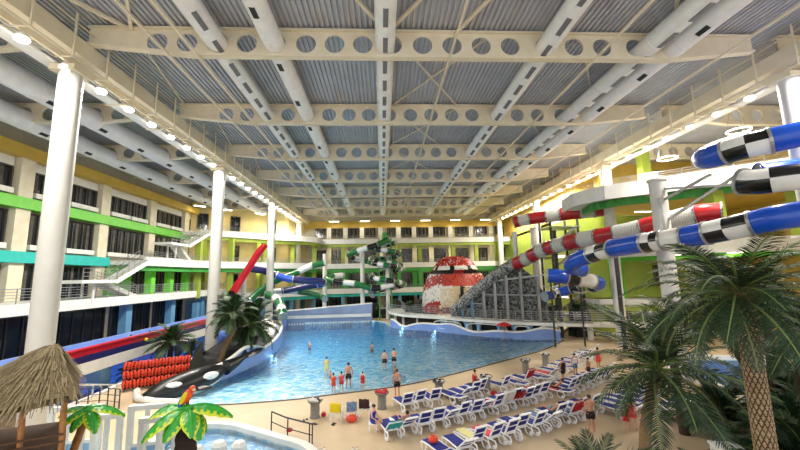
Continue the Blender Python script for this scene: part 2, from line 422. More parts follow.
def segd(x,y,line):
    best=1e9
    for (ax,ay),(bx,by) in zip(line[:-1],line[1:]):
        dx,dy=bx-ax,by-ay; t=max(0,min(1,((x-ax)*dx+(y-ay)*dy)/(dx*dx+dy*dy))); best=min(best,math.hypot(x-ax-t*dx,y-ay-t*dy))
    return best
mat('tile','#eefaff',.5,col2='#8fd0f2',kind='voronoi',scale=2.4); M['tile']=MATS['tile']  # pale and blue mottling paints the light speckle of waves into the basin colour
mat('tileb','#5fb4e6',.5,col2='#3d97d2',kind='voronoi',scale=3); M['tileb']=MATS['tileb']
b=basin('pool_basin',pool,lambda x,y:-.14-min(1.25,segd(x,y,shore)*.05),'tile'); struct(b,'tiled wave pool basin with water light mottling painted in')
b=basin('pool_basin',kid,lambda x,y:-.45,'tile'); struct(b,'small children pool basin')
b=basin('pool_basin',lazy,lambda x,y:-1.1,'tileb'); struct(b,'left pool basin')
b=basin('pool_basin',spa,lambda x,y:-.9,'tileb'); struct(b,'right pool basin')
def water(name,poly,z,dep,dens,colr,label,bump=.6,sc=2.2,depthf=None):
    m=bpy.data.materials.new(name); m.use_nodes=True; nt=m.node_tree; nt.nodes.clear(); N=nt.nodes.new; L=nt.links.new
    out=N('ShaderNodeOutputMaterial'); tr=N('ShaderNodeBsdfTransparent'); gl=N('ShaderNodeBsdfGlossy'); gl.inputs['Roughness'].default_value=.2
    mx=N('ShaderNodeMixShader'); fr=N('ShaderNodeFresnel'); fr.inputs['IOR'].default_value=1.33
    tc=N('ShaderNodeTexCoord'); no=N('ShaderNodeTexNoise'); no.inputs['Scale'].default_value=sc; no.inputs['Detail'].default_value=3
    bp=N('ShaderNodeBump'); bp.inputs['Strength'].default_value=bump; bp.inputs['Distance'].default_value=.25
    L(tc.outputs['Object'],no.inputs['Vector']); L(no.outputs['Fac'],bp.inputs['Height']); L(bp.outputs[0],gl.inputs['Normal']); L(bp.outputs[0],fr.inputs['Normal'])
    L(fr.outputs[0],mx.inputs[0]); L(tr.outputs[0],mx.inputs[1]); L(gl.outputs[0],mx.inputs[2]); L(mx.outputs[0],out.inputs['Surface'])
    ab=N('ShaderNodeVolumeAbsorption'); ab.inputs['Color'].default_value=colr; ab.inputs['Density'].default_value=dens; L(ab.outputs[0],out.inputs['Volume'])
    bm=MB(); bm.prism(poly,-dep,0); o=bm.build('water',m,loc=(0,0,z))
    o['kind']='stuff'; tag(o,label,'water'); return o
water('wave water',pool,-.06,1.6,WDENS,(0,.74,.96,1),'blue rippled water of the big wave pool')
water('kid water',kid,-.1,.45,.5,(.05,.45,.7,1),'calm blue water of the small white-rimmed pool at the bottom')
water('lazy water',lazy,-.08,1.1,.35,(.02,.3,.85,1),'blue water of the pool beyond the left edge of the deck')
water('spa water',spa,-.08,.9,.3,(.05,.45,.85,1),'blue water of the pool behind the palms at right')
# drain line along the shore
m=MB()
off=[]
for i,(x,y) in enumerate(shore):
    a=shore[max(0,i-1)];b=shore[min(len(shore)-1,i+1)]; d=V((b[0]-a[0],b[1]-a[1],0)).normalized(); n=V((-d.y,d.x,0)); off.append((V((x,y,0))-n*.1,V((x,y,0))-n*.34))
vs=[];
for a,b in off: vs+=[(a.x,a.y,.012),(b.x,b.y,.012)]
m.add(vs,[(2*i+1,2*i+3,2*i+2,2*i) for i in range(len(off)-1)])
struct(m.build('trim_1','grate'),'dark drain grating along the shoreline of the wave pool')
# walls
def wallbox(name,c,d,mt,label=None,rz=0): return struct(MB().box(c,d,rz).build(name,mt),label)
# left facade plane x=-31
wallbox('wall_left',(-31.9,38,11),(.6,92,22),'beige','beige left facade of the hall')
wallbox('trim_2',(-30.9,30,18.85),(1.3,74,.95),'yellow','yellow band along the top of the left facade')
wallbox('trim_3',(-31.0,26.8,14.42),(1.1,65,.95),'green','bright green band on the left facade')
wallbox('trim_4',(-31.0,20.8,9.8),(1.1,43,.95),'teal','turquoise band on the left facade')
PY_=[14.2,23.3,32.3,41.5,50,58.5,66]
k=5
for i,y in enumerate(PY_):
    t=wallbox('trim_%d'%k,(-31.25,y,12.1),(.9,1.3,12.7),'beige','beige pilaster on the left facade, %s from the camera'%ORD[i]); k+=1
for i in range(len(PY_)-1):
    y=(PY_[i]+PY_[i+1])/2; w=PY_[i+1]-PY_[i]-1.7
    wallbox('trim_%d'%k,(-31.45,y,17.95),(.3,w+.2,.8),'white','white panel strip above the top windows of facade bay %s'%ORD[i]); k+=1
    window((-31.4,y,16.35),w,2.3,R(-90+180),6,sill=True)
    window((-31.4,y,12.15),w,3.2,R(90),6,sill=True)
    window((-31.4,y,7.6),w,3.2,R(90),6)
# ground level glazing under the walkway
for i,y in enumerate((16,24,32,40,48,56)):
    window((-31.4,y,2.8),7,3.9,R(90),5,curt=False)
# walkway slab with pillars
wa=empty('gallery_walkway',(-29,36,5.95),label='long white walkway slab along the left facade with pale blue pillars below',cat='walkway')
MB().prism([(2.2,-34),(2.2,22),(4,28),(4,34),(-2.4,34),(-2.4,-34)],-.75,.12).build('slab','white',wa)
for yy in (-23.5,-14,-4.5,5.6,14,22):
    MB().box((1.2,yy,-3.33),(.8,.9,5.2)).build('pillar','cyan',wa)
railing([(-26.9,3,6.07),(-26.9,58,6.07),(-25.1,64,6.07)],1.1,1.5,5,label='grey rail along the front edge of the left walkway')
# green room and balcony at second level, left
def slabpoly(name,poly,z0,z1,mt,label,cat='balcony'):
    return tag(MB().prism(poly,z0,z1).build(name,mt),label,cat)
B2=[(-31.4,42.5),(-27,42.7),(-26.4,52),(-24.5,57.5),(-20,63.5),(-15.5,67.5),(-12.6,71),(-12.4,75),(34,75),(34,79.4),(-17,79.4),(-31.4,66)]
B3=[(-31.4,56.5),(-28,57),(-25,59.5),(-20.5,63.8),(-15.7,67.6),(-12.6,71),(-12.4,75),(34,75),(34,79.4),(-17,79.4),(-31.4,66)]
B1=[(-31.4,66),(-25,64),(-20.4,64.5),(-15.6,68),(-12.4,71.5),(-12.2,75),(34,75),(34,79.4),(-17,79.4)]
def balcony(poly,z,front,label,rl=True,under='dgreen',h=.95,glass=False,inset=.35):
    root=empty('balcony',(poly[1][0],poly[1][1],z)); tag(root,label,'balcony')
    MB().prism(poly,z-.45,z).build('slab','white',root,loc=-V(root.location))
    F_=[V((x,y,0)) for x,y in front]; m=MB(); g=MB()
    for a,b in zip(F_[:-1],F_[1:]):
        m.bar(a+V((0,0,z-.1)),b+V((0,0,z-.1)),.22,h); 
        d=(b-a).normalized(); n=V((-d.y,d.x,0)); 
        g.bar(a+n*inset+V((0,0,z-.85)),b+n*inset+V((0,0,z-.85)),.3,.7)
    m.build('parapet','white',root,loc=-V(root.location)); g.build('edge_beam',under,root,loc=-V(root.location))
    if rl: 
        q=MB()
        for k in (.25,.5,.75,1.0): q.tube([p+V((0,0,z+.3+k*.8)) for p in F_],.022,4)
        q.build('rails','rail',root,loc=-V(root.location)); pp=[]
        for a,b in zip(F_[:-1],F_[1:]):
            n=max(1,int((b-a).length/1.6))
            for i in range(n): pp.append(a.lerp(b,i/n)+V((0,0,z+.3)))
        posts(pp,.8,'rail',root,V(root.location),.04)
    return root
balcony(B3,15,B3[1:9],'topmost curved white balcony running round the far end of the hall',h=1.0,under='lime')
balcony(B2,9.95,B2[1:9],'middle curved white balcony running round the far end of the hall',h=1.0)
balcony(B1,4.9,B1[1:8],'lowest white balcony running across the far end of the hall',under='teal',h=1.0)
# far walls
wallbox('wall_far',(8,79.7,11),(60,.6,22),'beige','far end wall of the hall')
wallbox('trim_%d'%k,(8,78.95,18.9),(60,.5,1.6),'yellow','yellow band along the top of the far wall'); k+=1
wallbox('trim_%d'%k,(9,79.2,15.4),(58,.3,1.0),'yellow','yellow strip below the far top windows'); k+=1
wallbox('trim_%d'%k,(9,79.15,10.9),(58,.3,1.9),'beige'); k+=1
wallbox('trim_%d'%k,(9,79.15,6.9),(58,.3,3.9),'dgreen','green wall of the far lower gallery'); k+=1
# diagonal wall behind the curved balconies
dg=[(-31.3,60.5),(-28.5,62.5),(-23.5,67.5),(-18.5,72),(-16.6,79.4)]
for i,(a,b) in enumerate(zip(dg[:-1],dg[1:])):
    a=V((a[0],a[1],0));b=V((b[0],b[1],0))
    for z0,z1,mt in((0,4.4,'cyan'),(4.9,9.4,'yel2'),(9.9,14.4,'yel2'),(15,20.5,'yel2')):
        m=MB(); m.bar(a+V((0,0,(z0+z1)/2)),b+V((0,0,(z0+z1)/2)),.3,z1-z0); struct(m.build('wall_corner',mt),'wall behind the curved far-left balconies')
    L=(b-a).length; mid=(a+b)/2; d=(b-a).normalized(); n=V((d.y,-d.x,0)); rz=math.atan2(d.y,d.x)
    for z in(2.2,7.2,12.1,17.3):
        if L>3: window(mid+n*.25+V((0,0,z)),1.6,2.6,rz,2,curt=False)
fx=[-13,-9.7,-5.9,-2.6,2.2,5.3,9,12.7,17.6,22,26.6,31]
for i,x in enumerate(fx):
    window((x,78.75,17.15),2.6 if i!=4 else 1.8,2.0,0,3)
    window((x,78.85,11.9),2.5,3.0,0,3)
    window((x,78.85,6.9),2.5,2.8,0,3)
    window((x,78.9,2.2),3,3.6,0,3,curt=False)
for i in range(len(fx)-1):
    x=(fx[i]+fx[i+1])/2
    wallbox('trim_%d'%k,(x,78.8,17.1),(.95,.5,2.4),'white'); k+=1
    wallbox('trim_%d'%k,(x,78.8,12.2),(1.0,.5,4.2),'beige'); k+=1
FP=[(-28.6,60.2),(-25.6,63.2),(-22.2,67),(-27,55),(-24.2,59.6),(-20.2,64.8),(-16.5,68.3),(-13.3,72.5),(-8,75.8),(-4,75.8),(3.6,75.8),(8,75.8),(15,75.8),(20,75.8),(24.5,75.8),(29,75.8)]
for i,(x,y) in enumerate(FP):
    p=empty('gallery_pillar',(x,y,0),label='green square pillar carrying the far galleries, %s from the left'%ORD[i],cat='pillar',group='green gallery pillars')
    MB().box((0,0,2.2),(.7,.7,4.3)).build('lower_shaft','cyan',p); MB().box((0,0,7.1),(.75,.7,4.2)).build('middle_shaft','dgreen' if i>7 else 'lime',p); MB().box((0,0,12.1),(.75,.7,4.1)).build('upper_shaft','lime',p)
# green room near stairs
for i,y in enumerate((46,50,54)):
    p=empty('green_pillar',(-28.2,y,6.07),label='bright green square pillar under the left balcony by the stairs, %s from the camera'%ORD[i],cat='pillar',group='bright green pillars by the stairs'); MB().box((0,0,1.7),(.8,.8,3.35)).build('shaft','green',p); MB().box((0,0,.06),(.95,.95,.1)).build('base','green',p)
wallbox('trim_%d'%k,(-31.05,50,7.5),(.5,15,3.8),'green','green wall recessed under the left balcony'); k+=1
for y in (48,52,56): window((-30.7,y,7.5),2.6,2.8,R(90),3)
# gallery lights far end
def panel(x,y,z,w=1.6,d=.5,rz=0,e=60,lab='',grp='ceiling panels of the far galleries',c=(1,.86,.55)):
    p=empty('ceiling_panel',(x,y,z),rz,label=lab,cat='ceiling light',group=grp)
    MB().box((0,0,0),(w+.1,d+.1,.08)).build('tray','white',p); MB().box((0,0,-.06),(w,d,.05)).build('diffuser','lampw',p)
    lamp_light((x,y,z-.25),e,c,w,'AREA',(0,0,rz),d)
xs_=(-10,-3.5,3,9.5,16,22.5,29)
for s_,z in (('top',19.4),('middle',14.3),('lower',9.35)):
    for i,x in enumerate(xs_):
        panel(x,76.6,z,2,.7,0,E_PAN*(1.5 if s_=='top' else 1),'%s warm ceiling panel from the left over the %s far gallery'%(ORD[i],s_))
    for i,(x,y) in enumerate(((-29,58.5),(-26.2,62),(-22,66),(-17.5,70.5))):
        if s_=='lower' and i==0: continue
        panel(x,y,z,1.6,.6,R(45),E_PAN*.55,'%s warm ceiling panel along the curved %s gallery at far left'%(ORD[i],s_))
# ------------------------------------------------------------ stairs at left
def stair(a,b,w,label,rl=True):
    a=V(a);b=V(b); root=empty('staircase',a,label=label,cat='stairs'); d=b-a; n=max(4,int(abs(d.z)/.18)); h=V((d.x,d.y,0)).normalized(); s_=V((-h.y,h.x,0))
    m=MB()
    for i in range(n):
        c=d*((i+.5)/n); m.box(c+V((0,0,-.05)),(w,Vector((d.x,d.y)).length/n+.02,.14),rot=Matrix.Rotation(math.atan2(h.y,h.x)-PI/2,3,'Z'))
    m.build('steps','white',root)
    for q in(-1,1):
        MB().bar(s_*q*w/2+V((0,0,-.2)),d+s_*q*w/2+V((0,0,-.2)),.1,.42).build('stringer','white',root)
    if rl:
        for q in(-1,1):
            m=MB()
            for hh in (.35,.7,1.05): m.bar(s_*q*w/2+V((0,0,hh)),d+s_*q*w/2+V((0,0,hh)),.04)
            for i in range(n//2+1): p=d*(2*i/n)+s_*q*w/2; m.bar(p,p+V((0,0,1.05)),.035)
            m.build('handrail','rail',root)
    return root
def landing(x0,x1,y0,y1,z,label):
    root=empty('stair_landing',((x0+x1)/2,(y0+y1)/2,z),label=label,cat='landing')
    MB().box((0,0,-.12),(x1-x0,y1-y0,.3)).build('slab','white',root)
    m=MB()
    for hh in (.35,.7,1.05): m.bar(((x1-x0)/2,-(y1-y0)/2,hh),((x1-x0)/2,(y1-y0)/2,hh),.04)
    for i in range(5): yy=-(y1-y0)/2+(y1-y0)*i/4; m.bar(((x1-x0)/2,yy,0),((x1-x0)/2,yy,1.05),.04)
    m.build('handrail','rail',root)
    for sx in (-1,1): MB().box((sx*.5,0,-1.1),(.15,.15,1.9)).build('prop','white',root)
landing(-28.4,-26.2,33.4,37.6,7.75,'lower stair landing in front of the left facade')
stair((-26.9,37.6,7.75),(-26.9,42.7,10.0),1.2,'stair flight rising from the lower landing to the left balcony')
stair((-28,42.5,6.1),(-28,37.6,7.75),1.1,'stair flight from the left walkway up to the lower landing')
landing(-28.6,-26.4,46.8,51,12.4,'upper stair landing above the left balcony')
stair((-27,51,12.4),(-27,57.2,15),1.2,'stair flight rising from the upper landing to the top left balcony')
stair((-28.2,55,10),(-28.2,51,12.4),1.1,'stair flight from the left balcony up to the upper landing')
# ------------------------------------------------------------ right side
wallbox('wall_right',(41.6,36,11),(.6,88,22),'yellow','yellow right wall of the hall')
R3=[(20.6,39.5),(19.9,35.6),(21.2,32.6),(24.6,29.9),(28.2,26.6),(32,23),(41,18),(41,74.6),(33,74.6),(33,45),(25.5,42.5)]
def rbal(poly,z,f,label,und):
    return balcony(poly,z,f,label,True,und,1.35,inset=2.2)
rbal(R3,15.1,list(R3[0:7]),'white balcony with a pointed end jutting out at upper right','dgreen')
R2_=[(26,43),(28,38),(31,33),(41,30),(41,74.6),(33,74.6),(33,45)]
rbal(R2_,9.9,R2_[0:4],'middle white balcony behind the slides at right','green')
R1_=[(25,44.5),(25.6,42.2),(33,38.5),(41,36),(41,74.6),(33,74.6),(33,45)]
balcony(R1_,4.2,R1_[0:4],'low white balcony slab in front of the lime walls at right',False,'lime',.5)
for i,(x,y,z0,z1,mt) in enumerate(((28.5,29,9.9,14.2,'lime'),(33.5,27,9.9,14.2,'lime'),(27,42.3,15.1,21.4,'yellow'),(28,36,15.1,21.4,'lime'),(36,27,0,14.2,'lime'))):
    p=empty('pillar',(x,y,z0),label=['lime pillar beneath the right balcony, nearer the hall','lime pillar beneath the right balcony, nearer the side wall','yellow pillar on the far part of the right upper balcony','lime pillar on the right upper balcony','tall lime pillar at far right behind the palms'][i],cat='pillar')
    MB().box((0,0,(z1-z0)/2),(.9,.9,z1-z0)).build('shaft',mt,p); MB().box((0,0,.1),(1.05,1.05,.2)).build('base','white',p)
for i,(z0,z1,mt) in enumerate(((0,4,'lime'),(4.3,9.7,'lime'),(10.1,14.8,'lime'),(15.3,21.5,'yellow'))):
    m=MB(); m.bar((25.6,46,(z0+z1)/2),(41.5,43,(z0+z1)/2),.4,z1-z0); struct(m.build('wall_side_room',mt),'lime wall facing the camera beyond the slides at right')
    m=MB(); m.bar((25.6,46,(z0+z1)/2),(27.5,79.5,(z0+z1)/2),.4,z1-z0); struct(m.build('wall_side_room',mt),'wall running back to the far end at right')
window((30,44.9,1.8),1.7,2.1,R(-11),2,curt=False); window((35,43.9,7),2,2.4,R(-11),2,curt=False)
p=empty('door_frame',(29.0,44.9,12),label='green glazed door frame on the upper lime wall',cat='door frame'); MB().box((0,0,-4.2),(.25,.3,8.5)).build('jamb','green',p); MB().box((1.5,0,-4.2),(.25,.3,8.5)).build('jamb','green',p)
# ring lamps and panels right
for i,(x,y,z) in enumerate(((28.4,26,18.4),(26,30.4,17.6),(34,31,18.6))):
    p=empty('ring_lamp',(x,y,z),label=['glowing ring lamp hanging above the blue tube slide at upper right','small glowing ring lamp beyond the first, left of it','glowing ring lamp near the right wall'][i],cat='lamp')
    MB().tube([(.75*math.cos(a*PI/12),.75*math.sin(a*PI/12),0) for a in range(25)],.05,8,caps=False).build('glowing_ring','lampw',p,True)
    m=MB(); 
    for a in (0,120,240): m.bar((.75*math.cos(R(a)),.75*math.sin(R(a)),0),(0,0,21.9-z),.02)
    m.build('cable','rail',p); lamp_light((x,y,z-.3),60,(1,.85,.55),.5)
for i,(x,y,z) in enumerate(((30,30,14.35),(34.5,27,14.35),(38,30,14.35),(34,38,14.35),(30,36,9.2),(35,34,9.2),(30,39.5,14.35),(30,42.5,3.6))):
    panel(x,y,z,1.8,.35,0,60,'%s long warm light strip on the yellow soffits at right'%ORD[i],'light strips under the right balconies',(1,.86,.5))
struct(MB().prism([(24,33),(28.5,29.4),(32,26),(40.9,23),(40.9,42.5),(26,42.5)],14.42,14.6).build('ceiling_side','yellow'),'yellow soffit under the right upper balcony')
# ------------------------------------------------------------ pool walls
def ribbon(path,zt,zb,th,mt,cope='white',name='pool_wall',label='',side=1,cr_=.06):
    P=[V((x,y,0)) for x,y in path]; n=len(P); root=empty(name,P[0],label=label,cat='pool wall'); o=P[0]; m=MB(); top=[]
    for i in range(n):
        d=(P[min(i+1,n-1)]-P[max(0,i-1)]).normalized(); nn=V((d.y,-d.x,0))*side*th; z=zt(i/(n-1)) ; p=P[i]-o
        m.v+=[tuple(p+V((0,0,zb))),tuple(p+V((0,0,z))),tuple(p+nn+V((0,0,z))),tuple(p+nn+V((0,0,zb)))]; top.append(p+nn*.5+V((0,0,z)))
    for i in range(n-1):
        a=4*i
        for q in range(4): m.f.append((a+q,a+(q+1)%4,a+4+(q+1)%4,a+4+q)); m.m.append(0)
    m.f+=[(0,1,2,3),(4*n-1,4*n-2,4*n-3,4*n-4)]; m.m+=[0,0]
    m.build('wall_body',mt,root); MB().tube(top,cr_+th*.35,8).build('coping',cope,root,True); return root
wl=WL[::-1]   # from whale to far
ribbon(wl,lambda t:.15+1.35*min(1,t*3)+.35*math.sin(t*9)+.3*math.sin(t*21)*(t<.5)+.5*(t>.8),-1.2,.3,'blue',label='wavy purple-blue wall with white coping along the left side of the wave pool',side=-1)
ribbon([(-16.4,64.3),(-12,65),(-9,65.2),(-5,65.2),(-1.8,65.1)],lambda t:2.0+.9*t,-2,.4,'fwall',label='tall blue wave wall at the far end of the pool',side=-1)
m=MB(); m.bar((-16.2,64.1,1.0),(-2,64.8,1.0),.12,.5); tag(m.build('wave_grille','white'),'pale horizontal wave outlet strip on the far blue pool wall','grille')
m=MB()
for i in range(30): m.ball((-15.5+.45*i,62.6+.02*i,.02),.13,6)
f=tag(m.build('float_line','white'),'line of small white floats near the far pool wall','float line',kind='stuff')
# right wave wall with white outlined openings under the walkway
wr=[(p[0],p[1]) for p in WR]
ribbon(wr[:len(wr)-8],lambda t:.75+.3*math.sin(t*13+.5)+.16*math.sin(t*29),-1.4,.35,'blue',label='low wavy light blue wall below the curved walkway at right of the pool',side=1)
m=MB(); q=[(x,y) for x,y in wr]
back=[(20.6,43.4),(17.5,44.2),(14.8,45.8),(12.2,48),(10,50.2),(8,52.5),(5,54.8),(3.4,57),(2.8,60),(2.3,66)]
ribbon(back,lambda t:1.55,-.3,.3,'rock',name='back_wall',label='dark wall set back beneath the curved walkway',side=1,cr_=.02)
# curved white frames in the openings
fr=empty('curled_rim',(14,44.2,0),label='white curled frame outlining the rounded openings below the walkway',cat='rim'); 
for j,(t0,t1) in enumerate(((.02,.09),(.11,.17),(.19,.33),(.35,.5))):
    m=MB(); a=V((*wr[int(t0*len(wr))],0));b=V((*wr[int(t1*len(wr))],0)); pts=[]
    for i in range(25):
        w=2*PI*i/24; c_=a.lerp(b,.5+.5*math.copysign(abs(math.cos(w))**.6,math.cos(w))); pts.append(c_+V((.05,.1,.95+.5*math.copysign(abs(math.sin(w))**.7,math.sin(w))))-V(fr.location))
    m.tube(pts,.06,6,caps=False); m.build('opening_rim','white',fr,True)
for i,t in enumerate((.04,.1,.155,.21,.27,.33,.39,.46)):
    p=wr[int(t*len(wr))]; o=empty('wave_post',(p[0]+.25,p[1]+.75,0),label='light blue flared post under the curved walkway, %s from the right'%ORD[i],cat='post',group='flared posts under the walkway'); MB().lathe([(.55,0),(.3,.5),(.24,.9),(.34,1.3),(.5,1.5)],14).build('shaft','skyblue',o,True); MB().lathe([(.6,0),(.6,.06)],14).build('base','white',o)
# curved walkway
wk=[(p.x,p.y) for p in cr([(30,38,0),(26,38.8,0),(22,40.4,0),(18.6,42,0),(15,44,0),(12,46.6,0),(9.6,49.2,0),(7.4,51.5,0),(4.4,54,0),(2.6,56.2,0),(1.2,60,0),(.9,66,0)],4)]
root=empty('curved_walkway',(14,45,1.75),label='curved white walkway slab running behind the right side of the wave pool',cat='walkway')
P=[V((x,y,0)) for x,y in wk]; inn=[];out=[]
for i in range(len(P)):
    d=(P[min(i+1,len(P)-1)]-P[max(0,i-1)]).normalized(); n=V((d.y,-d.x,0)); inn.append(P[i]-V((14,45,0))); out.append(P[i]+n*2.6-V((14,45,0)))
MB().prism([(p.x,p.y) for p in inn]+[(p.x,p.y) for p in out[::-1]],-.2,.14).build('slab','white',root)
for i in range(2,len(P)-2,5): MB().box(inn[i]*.55+out[i]*.45+V((0,0,-1)),(.45,.45,1.6)).build('prop','white',root)
railing([(x,y,1.9) for x,y in wk],1.25,.9,5,.022,label='grey steel railing along the front of the curved walkway')
railing([(p.x+14,p.y+45,1.9) for p in out][2:],1.25,1.2,5,.022,label='grey steel railing along the back of the curved walkway')
# pool lamps underwater / along wall
for i,(x,y) in enumerate(((-11.0,37.5),(3.0,54.2),(7.2,50.5))):
    p=empty('pool_lamp',(x+(.12 if i==0 else -.15),y-(.0 if i==0 else .25),.05),label='blue-white glowing lamp at the waterline of the '+['left pool wall','far right pool wall, farther one','far right pool wall, nearer one'][i],cat='pool lamp')
    MB().ball((0,0,0),.1,8).build('glowing_lens','poolglow',p,True); MB().box((.12 if i else -.12,.05,0),(.15,.15,.2)).build('housing','white',p)
    lamp_light((x+(.5 if i==0 else -.5),y-(.0 if i==0 else .5),.25),10,(.5,.85,1),.15)
# rockwork mass behind walkway
def boulder(c,r,label,mt='rock',seed=0):
    rnd=random.Random(seed); bm=bmesh.new(); bmesh.ops.create_icosphere(bm,subdivisions=3,radius=1)
    from mathutils import noise
    for v in bm.verts:
        n=noise.noise(v.co*1.7+V((seed,0,0))); v.co=v.co*(1+.45*n); v.co=V((v.co.x*r[0],v.co.y*r[1],max(-.05,v.co.z)*r[2]))
    me=bpy.data.meshes.new('rock'); bm.to_mesh(me); bm.free(); me.materials.append(M[mt]); o=bpy.data.objects.new('rock',me); COL.objects.link(o); o.location=c
    return tag(o,label,'rock')
for i,(c,r,l) in enumerate((((6.5,60,0),(3.0,2,3.6),'dark rock left of the big mosaic head'),((1.8,69.5,0),(2.5,2,3),'dark rock at the foot of the green tube tower'),((-2.5,70.5,0),(2.5,2,2.6),'dark rock behind the far wave wall'),((24,44,0),(1.6,1.2,4.4),'dark rock below the lower blue tube'),((19.9,47,0),(2.2,1.2,3.8),'dark rock at the right end of the mosaic wall'),((-14.6,36,0),(2.4,3,1.7),'dark rock behind the left pool wall'),((-15.2,42,0),(2.8,3,1.9),'dark rock farther along the left pool wall'),((-14.8,31,0),(1.4,1.6,1.3),'dark rock beside the whale'))): boulder(c,r,l,seed=i*3.1)
# ------------------------------------------------------------ mosaic head
def head():
    root=empty('cobra_head',(11.7,58,1.9)); tag(root,'huge domed creature head covered in red and white mosaic scales beyond the pool','sculpture')
    m=MB()
    W,Hh,D=5.3,8.6,3.4
    nu,nv=72,56
    def fn(u,v):
        # u around front (-1..1) ; v height 0..1
        a=(u-.5)*PI*1.15; z=v
        prof=(1-.0*z)*(1-max(0,z-.45)**2.1*2.9) if z<1 else 0
        kk=[(0,1),(.25,1.0),(.45,.95),(.62,.83),(.76,.68),(.88,.55),(.95,.42),(.985,.27),(1.0,.04)]
        prof=next(a[1]+(b[1]-a[1])*(z-a[0])/(b[0]-a[0]) for a,b in zip(kk[:-1],kk[1:]) if z<=b[0]+1e-9)
        x=math.sin(a)*W*prof; y=-math.cos(a)*D*prof
        # mouth ledge
        b=.8*math.exp(-((z-.77)/.05)**2)*max(0,math.cos(a*1.1)); y-=b
        if .72<z: y-=.25*max(0,math.cos(a))
        return (x,y,z*Hh)
    mats=['mw','mr','mc','mk','mo','mosg']
    rnd=random.Random(3)
    def col(u,v):
        x=(u-.5)*2; z=v; j=rnd.uniform(-.02,.02); ax=abs(x)
        R_=rnd.random()
        if z>.82: return 1 if R_<.93 else 0
        if z>.745: return (0 if (int((x+2)*9)%4) else 3) if ax<.75 else (1 if R_<.8 else 0)
        if z>.68: return 1 if ax<.1 else (3 if ax<.8 else 1)
        if ax<.3 and z>.47: return 4 if R_<.75 else 1
        if ax<.1 and .22<z: return 3 if abs(x-.02-.15*(z-.35))<.03 else 2
        if ax<.34 and z<.42 and z>.1: return 2 if R_<.65 else 0
        s_=z+.28*ax+j
        if s_>.82: return 0 if R_<.88 else 5
        if s_>.6: return 1 if R_<.92 else 0
        if s_>.33: return 0 if R_<.9 else 5
        return 1 if R_<.93 else 0
    def fn2(u,v): return fn(u,v)
    m.sheet(fn2,nu,nv,mf=col)
    # each tile raised a little: second layer of separate tiles
    t=MB()
    for i in range(0,nu):
        for j in range(0,nv):
            if rnd.random()<.8:
                u0,u1,v0,v1=(i+.08)/nu,(i+.92)/nu,(j+.1)/nv,(j+.9)/nv
                q=[V(fn(a,b)) for a,b in((u0,v0),(u1,v0),(u1,v1),(u0,v1))]; n=(q[1]-q[0]).cross(q[3]-q[0]).normalized()*(.05+.06*rnd.random())
                if n.y>0 and q[0].y<0: n=-n
                q2=[p+n for p in q]; c=col((i+.5)/nu,(j+.5)/nv)
                t.add(q+q2,[(4,5,6,7),(0,1,5,4),(1,2,6,5),(2,3,7,6),(3,0,4,7)],c)
    m.build('head_body',mats,root); tag(t.build('mosaic_tiles',mats,root),kind='stuff')
    e=MB(); e.ball((-1.7,-2.2,Hh*.70),(.75,.35,.28),12); e.build('eye','mk',root,True); e=MB(); e.ball((1.7,-2.2,Hh*.70),(.75,.35,.28),12); e.build('eye','mk',root,True)
head()
# neck: mosaic tail rising to the red and white tube, mosaic wall, posts
NP=[(9.6,49.6,2.6),(11.4,48.2,4.6),(13.2,46.8,6.3),(15,45.4,7.8),(16.6,44.2,8.9)]
root=empty('mosaic_ramp',(13,47,2),label='sloping grey mosaic covered ramp descending from the red and white tube to the walkway',cat='slide ramp')
pl=[V(p)-V((13,47,2)) for p in cr(NP,6)]
m=MB(); m.tube(pl,.75,14,mi=0); m.build('ramp_body',['mosg'],root)
w=MB(); 
for sd in (0,.35):
    pass
poly=[(p.x,p.z) for p in pl]+[(5.2,5.2),(6.2,3),(6.6,0),(-3.6,0)]
vs=[(x,-0.77*x+.25,z) for x,z in poly]+[(x,-0.77*x+.75,z) for x,z in poly]; n=len(poly)
w.add(vs,[tuple(range(n)),tuple(range(n,2*n))[::-1]]+[(i,n+i,n+(i+1)%n,(i+1)%n) for i in range(n)]); w.build('mosaic_wall','mosd',root)
for i,(x,h,mt) in enumerate(((-2.4,1.8,'cyan'),(-1.3,2.9,'cyan'),(0,4.6,'rail'),(1.2,5.4,'rail'),(2.4,5.6,'rail'),(3.8,5.8,'rail'),(5.4,5.2,'rail'))):
    MB().box((x,-.77*x-.25,h/2),(.3,.3,h)).build('post',mt,root)
MB().bar((0,-.25,4.55),(6.3,-5.1,5.4),.18).build('top_rail','rail',root); MB().bar((-2.4,1.6,1.8),(0,-.25,1.85),.16).build('lower_rail','rail',root); MB().bar((0,-.35,3),(6.3,-5.2,3),.12).build('middle_rail','rail',root)
